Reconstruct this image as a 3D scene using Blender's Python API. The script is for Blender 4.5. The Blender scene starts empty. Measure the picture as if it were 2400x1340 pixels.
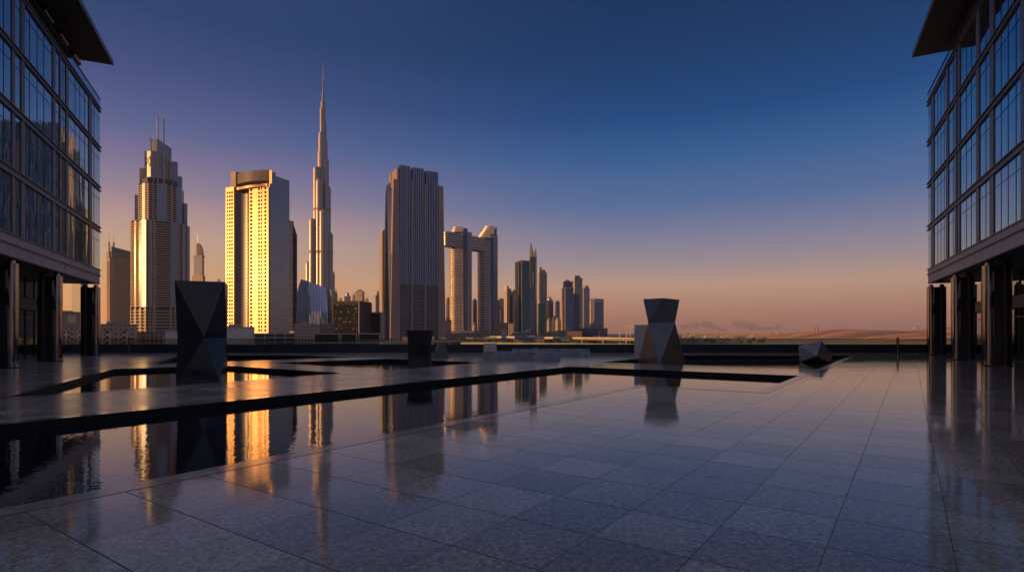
import bpy, bmesh, math, random
from mathutils import Vector, noise as mnoise
random.seed(7)
R = math.radians
C = bpy.context.scene.collection
SC = bpy.context.scene

# ------------------------------------------------------------------ camera
F, CX, HY, EYE = 1333.0, 1200.0, 778.0, 1.6       # focal length in photo pixels, principal column, horizon row
cam = bpy.data.cameras.new('camera'); camo = bpy.data.objects.new('camera', cam); C.objects.link(camo)
cam.sensor_width = 36.0; cam.lens = 36.0*F/2400.0
cam.shift_y = (HY-670.0)/2400.0
cam.clip_start = 0.1; cam.clip_end = 30000
camo.location = (0, 0, EYE); camo.rotation_euler = (R(90), 0, 0)
SC.camera = camo
SC.view_settings.view_transform = 'Standard'; SC.view_settings.look = 'None'
SC.view_settings.exposure = 0.0; SC.view_settings.gamma = 1.0
SC.cycles.max_bounces = 8; SC.cycles.glossy_bounces = 5; SC.cycles.diffuse_bounces = 3
SC.cycles.transmission_bounces = 6; SC.cycles.transparent_max_bounces = 12; SC.cycles.volume_bounces = 0
SC.cycles.sample_clamp_indirect = 4.0
SC.cycles.use_denoising = True

# ------------------------------------------------------------------ light
SUN_AZ, SUN_EL = R(-108), R(6.0)                   # measured from the view axis (+Y), left is negative
sdir = Vector((math.sin(SUN_AZ)*math.cos(SUN_EL), math.cos(SUN_AZ)*math.cos(SUN_EL), math.sin(SUN_EL)))
sun = bpy.data.lights.new('sun', 'SUN'); suno = bpy.data.objects.new('sun', sun); C.objects.link(suno)
sun.energy = 4.6; sun.angle = R(0.5); sun.color = (1.0, 0.47, 0.15)
suno.rotation_euler = sdir.to_track_quat('Z', 'Y').to_euler()
suno.location = (-60, -20, 60)

def lin(c):
    return tuple(((v/255)/12.92 if v/255 <= .04045 else ((v/255+.055)/1.055)**2.4) for v in c)+(1,)

W = bpy.data.worlds.new('World'); SC.world = W; W.use_nodes = True
nt = W.node_tree; nt.nodes.clear()
def wn(t, **k):
    n = nt.nodes.new(t)
    for a, v in k.items(): setattr(n, a, v)
    return n
tc = wn('ShaderNodeTexCoord'); sep = wn('ShaderNodeSeparateXYZ')
nt.links.new(tc.outputs['Generated'], sep.inputs[0])
def ramp(stops):
    r = wn('ShaderNodeValToRGB'); cr = r.color_ramp
    while len(cr.elements) > 1: cr.elements.remove(cr.elements[-1])
    cr.elements[0].position = stops[0][0]; cr.elements[0].color = lin(stops[0][1])
    for p, c in stops[1:]:
        e = cr.elements.new(p); e.color = lin(c)
    nt.links.new(sep.outputs[2], r.inputs[0]); return r
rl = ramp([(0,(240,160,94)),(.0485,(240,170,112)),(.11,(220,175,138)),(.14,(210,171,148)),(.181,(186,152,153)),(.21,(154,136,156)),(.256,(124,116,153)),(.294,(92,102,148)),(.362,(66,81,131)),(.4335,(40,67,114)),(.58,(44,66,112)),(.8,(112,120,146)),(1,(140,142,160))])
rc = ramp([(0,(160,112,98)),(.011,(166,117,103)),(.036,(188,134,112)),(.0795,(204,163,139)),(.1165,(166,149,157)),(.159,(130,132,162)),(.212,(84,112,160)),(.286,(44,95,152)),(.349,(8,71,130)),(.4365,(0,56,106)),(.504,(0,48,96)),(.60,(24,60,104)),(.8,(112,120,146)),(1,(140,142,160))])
# azimuth factor: sine of the azimuth
mx = wn('ShaderNodeMath', operation='MULTIPLY'); my = wn('ShaderNodeMath', operation='MULTIPLY')
nt.links.new(sep.outputs[0], mx.inputs[0]); nt.links.new(sep.outputs[0], mx.inputs[1])
nt.links.new(sep.outputs[1], my.inputs[0]); nt.links.new(sep.outputs[1], my.inputs[1])
ad = wn('ShaderNodeMath', operation='ADD'); nt.links.new(mx.outputs[0], ad.inputs[0]); nt.links.new(my.outputs[0], ad.inputs[1])
sq = wn('ShaderNodeMath', operation='SQRT'); nt.links.new(ad.outputs[0], sq.inputs[0])
dv = wn('ShaderNodeMath', operation='DIVIDE'); nt.links.new(sep.outputs[0], dv.inputs[0]); nt.links.new(sq.outputs[0], dv.inputs[1])
mr = wn('ShaderNodeMapRange', interpolation_type='SMOOTHSTEP')
mr.inputs['From Min'].default_value = .25; mr.inputs['From Max'].default_value = -.62
nt.links.new(dv.outputs[0], mr.inputs['Value'])
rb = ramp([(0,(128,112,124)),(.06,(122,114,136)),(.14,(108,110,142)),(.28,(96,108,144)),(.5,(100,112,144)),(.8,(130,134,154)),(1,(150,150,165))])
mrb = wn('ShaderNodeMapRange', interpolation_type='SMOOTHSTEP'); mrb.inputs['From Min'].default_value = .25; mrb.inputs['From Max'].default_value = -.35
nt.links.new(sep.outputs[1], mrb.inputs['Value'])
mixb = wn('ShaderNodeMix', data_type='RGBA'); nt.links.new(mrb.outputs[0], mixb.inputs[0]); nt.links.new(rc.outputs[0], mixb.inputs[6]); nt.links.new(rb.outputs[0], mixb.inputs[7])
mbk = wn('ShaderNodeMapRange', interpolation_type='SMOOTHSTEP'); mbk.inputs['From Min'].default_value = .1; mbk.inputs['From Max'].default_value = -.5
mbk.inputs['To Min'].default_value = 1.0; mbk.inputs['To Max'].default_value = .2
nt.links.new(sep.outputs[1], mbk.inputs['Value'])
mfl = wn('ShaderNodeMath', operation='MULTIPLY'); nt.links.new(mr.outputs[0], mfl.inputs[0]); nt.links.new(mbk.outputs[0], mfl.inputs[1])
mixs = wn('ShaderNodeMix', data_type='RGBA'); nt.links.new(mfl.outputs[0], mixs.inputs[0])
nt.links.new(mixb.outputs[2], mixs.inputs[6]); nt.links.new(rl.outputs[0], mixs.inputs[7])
sky = wn('ShaderNodeTexSky', sky_type='NISHITA'); sky.sun_disc = False
sky.sun_elevation = SUN_EL; sky.sun_rotation = SUN_AZ % (2*math.pi); sky.dust_density = 3.0; sky.ozone_density = 4.0
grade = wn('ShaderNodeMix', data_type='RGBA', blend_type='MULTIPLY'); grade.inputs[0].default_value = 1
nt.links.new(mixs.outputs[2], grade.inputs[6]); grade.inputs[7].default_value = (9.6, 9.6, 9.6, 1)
addn = wn('ShaderNodeMix', data_type='RGBA', blend_type='ADD'); addn.inputs[0].default_value = 0.004
nt.links.new(grade.outputs[2], addn.inputs[6]); nt.links.new(sky.outputs[0], addn.inputs[7])
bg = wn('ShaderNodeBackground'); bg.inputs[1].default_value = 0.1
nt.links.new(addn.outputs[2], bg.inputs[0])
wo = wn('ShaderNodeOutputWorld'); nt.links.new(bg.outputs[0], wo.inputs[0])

# ------------------------------------------------------------------ helpers
G = -22.0                                          # street level of the city below the terrace
def X(px, Y): return (px-CX)*Y/F
def Z(py, Y): return EYE+(HY-py)*Y/F
def ground(px, py, z=0.0):
    Y = F*(EYE-z)/(py-HY); return Vector((X(px, Y), Y, z))

class MB:
    def __init__(self, tf=None): self.v = []; self.f = []; self.tf = tf
    def add(self, vs, fs):
        o = len(self.v)
        self.v += [tuple(self.tf(*p)) if self.tf else tuple(p) for p in vs]
        self.f += [tuple(i+o for i in f) for f in fs]
    def box(self, x0, x1, y0, y1, z0, z1):
        self.add([(x0,y0,z0),(x1,y0,z0),(x1,y1,z0),(x0,y1,z0),(x0,y0,z1),(x1,y0,z1),(x1,y1,z1),(x0,y1,z1)],
                 [(0,3,2,1),(4,5,6,7),(0,1,5,4),(1,2,6,5),(2,3,7,6),(3,0,4,7)]); return self
    def prism(self, poly, z0, z1, top=None, zt=None):
        n = len(poly); top = top or poly
        zt = zt or [z1]*n
        self.add([(p[0],p[1],z0) for p in poly]+[(p[0],p[1],zt[i]) for i, p in enumerate(top)],
                 [tuple(range(n-1,-1,-1)), tuple(range(n,2*n))]+[(i,(i+1)%n,n+(i+1)%n,n+i) for i in range(n)]); return self
    def cyl(self, cx, cy, r, z0, z1, n=20, r1=None, a0=0):
        r1 = r if r1 is None else r1
        p = [(cx+r*math.cos(a0+2*math.pi*i/n), cy+r*math.sin(a0+2*math.pi*i/n)) for i in range(n)]
        q = [(cx+r1*math.cos(a0+2*math.pi*i/n), cy+r1*math.sin(a0+2*math.pi*i/n)) for i in range(n)]
        return self.prism(p, z0, z1, q)
    def bar(self, a, b, r, n=6):
        a, b = Vector(a), Vector(b); d = (b-a).normalized()
        u = d.orthogonal().normalized(); w = d.cross(u)
        vs = [tuple(c+(u*math.cos(2*math.pi*i/n)+w*math.sin(2*math.pi*i/n))*r) for c in (a,b) for i in range(n)]
        self.add(vs, [tuple(range(n-1,-1,-1)), tuple(range(n,2*n))]+[(i,(i+1)%n,n+(i+1)%n,n+i) for i in range(n)]); return self
    def build(self, name, mat, parent=None, smooth=False, bevel=0):
        bm = bmesh.new(); vs = [bm.verts.new(p) for p in self.v]
        for f in self.f:
            try: bm.faces.new([vs[i] for i in f])
            except ValueError: pass
        bmesh.ops.recalc_face_normals(bm, faces=bm.faces)
        me = bpy.data.meshes.new(name); bm.to_mesh(me); bm.free()
        if mat is not None: me.materials.append(mat)
        o = bpy.data.objects.new(name, me); C.objects.link(o)
        if parent is not None: o.parent = parent
        if smooth:
            me.shade_smooth() if hasattr(me, 'shade_smooth') else None
            try: me.set_sharp_from_angle(angle=R(35))
            except Exception: pass
        if bevel:
            b = o.modifiers.new('bevel', 'BEVEL'); b.width = bevel; b.segments = 2; b.limit_method = 'ANGLE'
        return o
def empty(name, label, cat, loc=(0,0,0), rz=0, group=None):
    o = bpy.data.objects.new(name, None); C.objects.link(o); o.location = loc; o.rotation_euler = (0,0,rz)
    o.empty_display_size = 1
    return tag(o, label, cat, group)
def tag(o, label, cat, group=None, kind=None):
    if label: o['label'] = label
    if cat: o['category'] = cat
    if group: o['group'] = group
    if kind: o['kind'] = kind
    return o
def struct(o): o['kind'] = 'structure'; return o

# ------------------------------------------------------------------ materials
def new_mat(name):
    m = bpy.data.materials.new(name); m.use_nodes = True
    n = m.node_tree; b = n.nodes['Principled BSDF']; return m, n, b
def nd(n, t, **k):
    x = n.nodes.new(t)
    for a, v in k.items(): setattr(x, a, v)
    return x
def L(n, a, b): n.links.new(a, b)
def math_(n, op, a, b=None, c=None):
    m = nd(n, 'ShaderNodeMath', operation=op)
    for i, v in enumerate((a, b, c)):
        if v is None: continue
        if isinstance(v, (int, float)): m.inputs[i].default_value = v
        else: L(n, v, m.inputs[i])
    return m.outputs[0]
def plain(name, col, rough=.5, metal=0.0, var=.12, scale=1.5, bump=0, spec=.5, coat=0):
    m, n, b = new_mat(name)
    t = nd(n, 'ShaderNodeTexCoord'); ns = nd(n, 'ShaderNodeTexNoise'); ns.inputs['Scale'].default_value = scale; ns.inputs['Detail'].default_value = 6
    L(n, t.outputs['Object'], ns.inputs['Vector'])
    r = nd(n, 'ShaderNodeMapRange'); r.inputs['To Min'].default_value = 1-var; r.inputs['To Max'].default_value = 1+var
    r.inputs['From Min'].default_value = .3; r.inputs['From Max'].default_value = .7
    L(n, ns.outputs[0], r.inputs[0])
    mix = nd(n, 'ShaderNodeVectorMath', operation='SCALE'); mix.inputs[0].default_value = col[:3]; L(n, r.outputs[0], mix.inputs['Scale'])
    L(n, mix.outputs[0], b.inputs['Base Color'])
    b.inputs['Metallic'].default_value = metal; b.inputs['Specular IOR Level'].default_value = spec
    rr = math_(n, 'MULTIPLY_ADD', ns.outputs[0], rough*.5, rough*.75); L(n, rr, b.inputs['Roughness'])
    if coat: b.inputs['Coat Weight'].default_value = coat
    if bump:
        bp = nd(n, 'ShaderNodeBump'); bp.inputs['Strength'].default_value = bump; bp.inputs['Distance'].default_value = .02
        L(n, ns.outputs[0], bp.inputs['Height']); L(n, bp.outputs[0], b.inputs['Normal'])
    return m
def facade(name, wall, glass, fh=3.6, bw=3.0, fz=(.25,.85), fu=(.15,.85), wr=.55, gr=.12, gm=.8, wm=0.0, radial=None, vary=.35, sp=.5):
    """wall with a grid of windows; cells from object coordinates"""
    m, n, b = new_mat(name)
    t = nd(n, 'ShaderNodeTexCoord'); s = nd(n, 'ShaderNodeSeparateXYZ'); L(n, t.outputs['Object'], s.inputs[0])
    sn = nd(n, 'ShaderNodeSeparateXYZ'); L(n, t.outputs['Normal'], sn.inputs[0])
    if radial:
        u = math_(n, 'MULTIPLY', math_(n, 'ARCTAN2', s.outputs[1], s.outputs[0]), radial)
    else:
        sel = math_(n, 'GREATER_THAN', math_(n, 'ABSOLUTE', sn.outputs[0]), math_(n, 'ABSOLUTE', sn.outputs[1]))
        u = math_(n, 'ADD', math_(n, 'MULTIPLY', s.outputs[1], sel), math_(n, 'MULTIPLY', s.outputs[0], math_(n, 'SUBTRACT', 1.0, sel)))
    zc = math_(n, 'DIVIDE', s.outputs[2], fh); uc = math_(n, 'DIVIDE', math_(n, 'ADD', u, 500.0), bw)
    zf = math_(n, 'FRACT', zc); uf = math_(n, 'FRACT', uc)
    def inside(f, lo, hi): return math_(n, 'MULTIPLY', math_(n, 'GREATER_THAN', f, lo), math_(n, 'LESS_THAN', f, hi))
    mask = math_(n, 'MULTIPLY', inside(zf, *fz), inside(uf, *fu))
    up = math_(n, 'LESS_THAN', math_(n, 'ABSOLUTE', sn.outputs[2]), .7); mask = math_(n, 'MULTIPLY', mask, up)
    wnz = nd(n, 'ShaderNodeTexWhiteNoise', noise_dimensions='2D'); cv = nd(n, 'ShaderNodeCombineXYZ')
    L(n, math_(n, 'FLOOR', zc), cv.inputs[0]); L(n, math_(n, 'FLOOR', uc), cv.inputs[1]); L(n, cv.outputs[0], wnz.inputs['Vector'])
    vfac = math_(n, 'MULTIPLY_ADD', wnz.outputs[0], vary*2, 1-vary)
    gcol = nd(n, 'ShaderNodeVectorMath', operation='SCALE'); gcol.inputs[0].default_value = glass; L(n, vfac, gcol.inputs['Scale'])
    ns = nd(n, 'ShaderNodeTexNoise'); ns.inputs['Scale'].default_value = .06; ns.inputs['Detail'].default_value = 5; L(n, t.outputs['Object'], ns.inputs['Vector'])
    wcol = nd(n, 'ShaderNodeVectorMath', operation='SCALE'); wcol.inputs[0].default_value = wall
    L(n, math_(n, 'MULTIPLY_ADD', ns.outputs[0], .5, .75), wcol.inputs['Scale'])
    mixc = nd(n, 'ShaderNodeMix', data_type='RGBA'); L(n, mask, mixc.inputs[0]); L(n, wcol.outputs[0], mixc.inputs[6]); L(n, gcol.outputs[0], mixc.inputs[7])
    L(n, mixc.outputs[2], b.inputs['Base Color']); b.inputs['Specular IOR Level'].default_value = sp
    L(n, math_(n, 'MULTIPLY_ADD', mask, gr-wr, wr), b.inputs['Roughness'])
    L(n, math_(n, 'MULTIPLY_ADD', mask, gm-wm, wm), b.inputs['Metallic'])
    return m
def mirror_glass(name, col, rough=.02, wave=.012, scale=.6, metal=1.0):
    m, n, b = new_mat(name)
    b.inputs['Base Color'].default_value = col+(1,); b.inputs['Metallic'].default_value = metal; b.inputs['Roughness'].default_value = rough
    t = nd(n, 'ShaderNodeTexCoord'); mp = nd(n, 'ShaderNodeMapping'); mp.inputs['Scale'].default_value = (1, 1, .35)
    L(n, t.outputs['Object'], mp.inputs['Vector'])
    ns = nd(n, 'ShaderNodeTexNoise'); ns.inputs['Scale'].default_value = scale; ns.inputs['Detail'].default_value = 2; L(n, mp.outputs[0], ns.inputs['Vector'])
    bp = nd(n, 'ShaderNodeBump'); bp.inputs['Strength'].default_value = 1; bp.inputs['Distance'].default_value = wave
    L(n, ns.outputs[0], bp.inputs['Height']); L(n, bp.outputs[0], b.inputs['Normal'])
    return m

GRID = R(35.0)
gu = Vector((math.sin(GRID), math.cos(GRID), 0)); gv = Vector((-math.cos(GRID), math.sin(GRID), 0))
def UV(u, v, z=0.0): p = gu*u+gv*v; return (p.x, p.y, z)
def to_uv(x, y): p = Vector((x, y, 0)); return (p.dot(gu), p.dot(gv))

def granite():
    m, n, b = new_mat('polished_granite')
    t = nd(n, 'ShaderNodeTexCoord')
    def dot(vec):
        d = nd(n, 'ShaderNodeVectorMath', operation='DOT_PRODUCT'); L(n, t.outputs['Object'], d.inputs[0]); d.inputs[1].default_value = vec; return d.outputs['Value']
    u, v = dot(tuple(gu)), dot(tuple(gv))
    su, sv = .79, .77
    uc = math_(n, 'DIVIDE', math_(n, 'ADD', u, 79-5.61), su); vc = math_(n, 'DIVIDE', math_(n, 'ADD', v, 77-.511), sv)
    uf, vf = math_(n, 'FRACT', uc), math_(n, 'FRACT', vc)
    def line(f, w):
        return math_(n, 'ADD', math_(n, 'LESS_THAN', f, w), math_(n, 'GREATER_THAN', f, 1-w))
    joint = math_(n, 'MINIMUM', math_(n, 'ADD', line(uf, .0085), line(vf, .0045)), 1.0)
    cv = nd(n, 'ShaderNodeCombineXYZ'); L(n, math_(n, 'FLOOR', uc), cv.inputs[0]); L(n, math_(n, 'FLOOR', vc), cv.inputs[1])
    wz = nd(n, 'ShaderNodeTexWhiteNoise', noise_dimensions='2D'); L(n, cv.outputs[0], wz.inputs['Vector'])
    n1 = nd(n, 'ShaderNodeTexNoise'); n1.inputs['Scale'].default_value = 21; n1.inputs['Detail'].default_value = 8; n1.inputs['Roughness'].default_value = .72; n1.inputs['Distortion'].default_value = .6; L(n, t.outputs['Object'], n1.inputs['Vector'])
    n2 = nd(n, 'ShaderNodeTexNoise'); n2.inputs['Scale'].default_value = .9; n2.inputs['Detail'].default_value = 6; L(n, t.outputs['Object'], n2.inputs['Vector'])
    n3 = nd(n, 'ShaderNodeTexVoronoi'); n3.inputs['Scale'].default_value = 70; L(n, t.outputs['Object'], n3.inputs['Vector'])
    f = math_(n, 'MAXIMUM', math_(n, 'MULTIPLY_ADD', n1.outputs[0], 3.3, -.75), .2)
    f = math_(n, 'MULTIPLY', f, math_(n, 'MULTIPLY_ADD', n2.outputs[0], .7, .65))
    f = math_(n, 'MULTIPLY', f, math_(n, 'MULTIPLY_ADD', wz.outputs[0], .42, .79))
    f = math_(n, 'MULTIPLY', f, math_(n, 'MULTIPLY_ADD', n3.outputs['Distance'], .5, .8))
    f = math_(n, 'MULTIPLY', f, math_(n, 'MULTIPLY_ADD', joint, -.85, 1.0))
    sc = nd(n, 'ShaderNodeVectorMath', operation='SCALE'); sc.inputs[0].default_value = (.262, .214, .18); L(n, f, sc.inputs['Scale'])
    L(n, sc.outputs[0], b.inputs['Base Color'])
    rr = math_(n, 'MULTIPLY_ADD', n2.outputs[0], .085, .0)
    rr = math_(n, 'ADD', rr, math_(n, 'MULTIPLY', wz.outputs[0], .045))
    rr = math_(n, 'ADD', rr, math_(n, 'MULTIPLY', math_(n, 'GREATER_THAN', v, 12.6), .13))   # the walkways between the pools are honed, not polished
    rr = math_(n, 'ADD', rr, math_(n, 'MULTIPLY', joint, .5))
    L(n, rr, b.inputs['Roughness']); b.inputs['IOR'].default_value = 1.47
    # each slab lies a hair out of level
    geo = nd(n, 'ShaderNodeNewGeometry')
    sub = nd(n, 'ShaderNodeVectorMath', operation='SUBTRACT'); L(n, wz.outputs['Color'], sub.inputs[0]); sub.inputs[1].default_value = (.5,.5,.5)
    tl = nd(n, 'ShaderNodeVectorMath', operation='SCALE'); L(n, sub.outputs[0], tl.inputs[0]); tl.inputs['Scale'].default_value = .0035
    ad = nd(n, 'ShaderNodeVectorMath', operation='ADD'); L(n, tl.outputs[0], ad.inputs[0]); L(n, geo.outputs['Normal'], ad.inputs[1])
    nm = nd(n, 'ShaderNodeVectorMath', operation='NORMALIZE'); L(n, ad.outputs[0], nm.inputs[0])
    bp = nd(n, 'ShaderNodeBump'); bp.inputs['Strength'].default_value = .05; bp.inputs['Distance'].default_value = .003
    L(n, n1.outputs[0], bp.inputs['Height']); L(n, nm.outputs[0], bp.inputs['Normal']); L(n, bp.outputs[0], b.inputs['Normal'])
    return m
def water_mat():
    m, n, b = new_mat('still_water')
    b.inputs['Base Color'].default_value = (.006, .008, .012, 1); b.inputs['Roughness'].default_value = .015; b.inputs['IOR'].default_value = 1.85
    t = nd(n, 'ShaderNodeTexCoord')
    ns = nd(n, 'ShaderNodeTexNoise'); ns.inputs['Scale'].default_value = 6.5; ns.inputs['Detail'].default_value = 3; L(n, t.outputs['Object'], ns.inputs['Vector'])
    bp = nd(n, 'ShaderNodeBump'); bp.inputs['Strength'].default_value = 1; bp.inputs['Distance'].default_value = .0014
    L(n, ns.outputs[0], bp.inputs['Height']); L(n, bp.outputs[0], b.inputs['Normal'])
    return m

M = {}
M['granite'] = granite()
M['water'] = water_mat()
M['pool_wall'] = plain('black_granite', (.014,.014,.016), .6, scale=8, spec=.2)
M['coping'] = plain('granite_coping', (.19,.158,.14), .13, var=.25, scale=9)
M['parapet'] = plain('dark_parapet_stone', (.03,.032,.04), .5, scale=2)
M['steel_dark'] = plain('dark_steel', (.05,.05,.055), .35, .6, scale=3)
M['steel_shaded'] = plain('column_steel_painted_shade', (.016,.017,.018), .2, .0, var=.1, spec=.3)  # column rear and infill: shade and dark lobby reflection put into the colour
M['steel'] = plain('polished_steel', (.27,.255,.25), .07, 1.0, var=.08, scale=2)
M['frame'] = plain('bronze_grey_aluminium', (.18,.16,.16), .45, .25, var=.18, scale=2.5)
M['cladding'] = plain('grey_metal_cladding', (.42,.365,.36), .5, .1, var=.2, scale=1.2)
M['glass'] = mirror_glass('tinted_office_glass', (.33,.52,.58), .015, .004, .7)
M['lobby_glass'] = mirror_glass('lobby_glass', (.36,.39,.37), .02, .004, .8)
M['canopy'] = plain('canopy_soffit', (.06,.05,.045), .5, .1, scale=.8)
M['core'] = plain('dark_core', (.02,.021,.024), .7)
M['soffit'] = plain('soffit_panel', (.10,.085,.075), .45, .1, scale=.7)

def rail_glass():
    m, n, b = new_mat('greenish_rail_glass')
    out = n.nodes['Material Output']
    tr = nd(n, 'ShaderNodeBsdfTransparent'); tr.inputs[0].default_value = (.72,.80,.72,1)
    gl = nd(n, 'ShaderNodeBsdfGlossy'); gl.inputs['Roughness'].default_value = .02; gl.inputs[0].default_value = (.8,.9,.85,1)
    mx_ = nd(n, 'ShaderNodeMixShader'); fr = nd(n, 'ShaderNodeFresnel'); fr.inputs[0].default_value = 1.45
    L(n, fr.outputs[0], mx_.inputs[0]); L(n, tr.outputs[0], mx_.inputs[1]); L(n, gl.outputs[0], mx_.inputs[2]); L(n, mx_.outputs[0], out.inputs[0])
    return m
M['rail_glass'] = rail_glass()

# ------------------------------------------------------------------ plaza with its reflecting pools
WZ = -.15
fl = Vector((-.412, .911, 0))                       # along the left building, away from the camera
def ray_v(v, Y): # point on grid line v at depth Y
    # gu*u+gv*v, y = u*cos + v*sin
    u = (Y-v*math.sin(GRID))/math.cos(GRID); return (u, v)
def xy(u, v): p = UV(u, v); return (p[0], p[1])
pools = []
pools.append([xy(-14,6.75), xy(16.3,6.75), xy(16.3,3.35), xy(23.1,3.35), xy(23.1,12.9), xy(-14,12.9)])
pools.append([xy(27.5,3.3), xy(*ray_v(3.3,39.3)), xy(*ray_v(13.4,39.3)), xy(27.5,13.4)])
def along_left(u, v, vend):
    p = Vector(UV(u, v)); k = (vend-v)/fl.dot(gv); q = p+fl*k; return (q.x, q.y)
pools.append([xy(4.3,18.1), xy(14.4,18.1), xy(14.4,27.0), along_left(4.3,18.1,28.2)])
pools.append([xy(16.9,18.1), xy(23.6,18.5), xy(23.6,25.6), xy(17.2,27.0)])
p5 = Vector(xy(13.2,31.2)); q5 = p5+fl.to_2d()*((39.3-p5.y)/fl.y)
pools.append([(p5.x,p5.y), xy(23.7,29.4), (-15.6,39.3), (q5.x,39.3)])
PY = 42.2                                           # parapet line
bm = bmesh.new()
def loop(pts, z=0.0):
    vs = [bm.verts.new((p[0], p[1], z)) for p in pts]
    return [bm.edges.new((vs[i], vs[(i+1)%len(vs)])) for i in range(len(vs))]
es = loop([(-75,-30),(75,-30),(75,PY+.6),(-75,PY+.6)])
for p in pools: es += loop(p)
bmesh.ops.triangle_fill(bm, use_beauty=True, use_dissolve=False, edges=es, normal=(0,0,1))
for f in bm.faces:
    if f.normal.z < 0: f.normal_flip()
me = bpy.data.meshes.new('plaza_paving'); bm.to_mesh(me); bm.free(); me.materials.append(M['granite'])
pz = bpy.data.objects.new('plaza_paving', me); C.objects.link(pz); struct(pz)
for p in pools:
    w = MB(); w.add([(q[0],q[1],WZ) for q in p], [tuple(range(len(p)))]); wob = w.build('pool_water', M['water']); struct(wob)
    for f in wob.data.polygons: pass
    if wob.data.polygons[0].normal.z < 0: wob.data.flip_normals()
    n_ = len(p); b_ = MB()
    for i in range(n_):
        a, c = p[i], p[(i+1)%n_]
        b_.add([(a[0],a[1],-.5),(c[0],c[1],-.5),(c[0],c[1],-.004),(a[0],a[1],-.004)], [(0,1,2,3)])
    struct(b_.build('pool_wall', M['pool_wall']))
    # coping strip round the pool, a sheet just proud of the paving
    cen = Vector((sum(q[0] for q in p)/n_, sum(q[1] for q in p)/n_))
    cb = MB()
    area = sum(p[i][0]*p[(i+1)%n_][1]-p[(i+1)%n_][0]*p[i][1] for i in range(n_))
    sgn = 1 if area > 0 else -1
    offs = []
    for i in range(n_):
        p0, p1, p2 = Vector(p[i-1]), Vector(p[i]), Vector(p[(i+1)%n_])
        d1, d2 = (p1-p0).normalized(), (p2-p1).normalized()
        n1 = Vector((d1.y,-d1.x))*sgn; n2 = Vector((d2.y,-d2.x))*sgn
        mvec = (n1+n2); mvec = mvec/max(.3, mvec.dot(n1))
        offs.append(p1+mvec*.30)
    for i in range(n_):
        j = (i+1)%n_
        cb.add([(p[i][0],p[i][1],.004),(p[j][0],p[j][1],.004),(offs[j].x,offs[j].y,.004),(offs[i].x,offs[i].y,.004)], [(0,1,2,3)])
    co = cb.build('pool_coping', M['coping']); struct(co)
    for poly in co.data.polygons: pass
terr = MB(); terr.box(-75,75,-30,PY+.6,G,-.6); struct(terr.build('terrace_base', M['parapet']))

# parapet wall with its glass rail
par = empty('parapet_wall', 'long low dark parapet wall along the far edge of the plaza', 'wall', (0,PY,0))
MB().box(-74,74,0,.35,0,.66).build('wall', M['parapet'], par)
MB().box(-74,74,-.03,.40,.66,.69).build('coping', M['steel_dark'], par)
MB().box(-74,74,-.45,-.002,.0,.09).build('plinth', M['coping'], par)
rail = empty('glass_railing', 'frameless greenish glass railing with thin dark handrail on the parapet', 'railing', (0,PY+.18,.69))
for i in range(37):
    x0 = -74+i*4.0
    MB().box(x0+.01, x0+3.99, -.012, .012, .0, .36).build('glass_panel', M['rail_glass'], rail)
MB().box(-74,74,-.03,.03,.362,.40).build('handrail', M['steel_dark'], rail)
for px, lab in ((303,'slim dark steel post at the parapet beside the left office building'),(2104,'slim dark steel post at the parapet near the right office building')):
    p = empty('bollard_light', lab, 'post', (X(px,41.2), 41.2, 0))
    MB().cyl(0,0,.075,.02,1.1,12).build('shaft', M['steel'], p, True)
    MB().cyl(0,0,.085,1.1,1.2,12).build('cap', M['steel_dark'], p, True)
    MB().cyl(0,0,.12,.0,.02,12).build('base_plate', M['steel_dark'], p, True)

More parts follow.
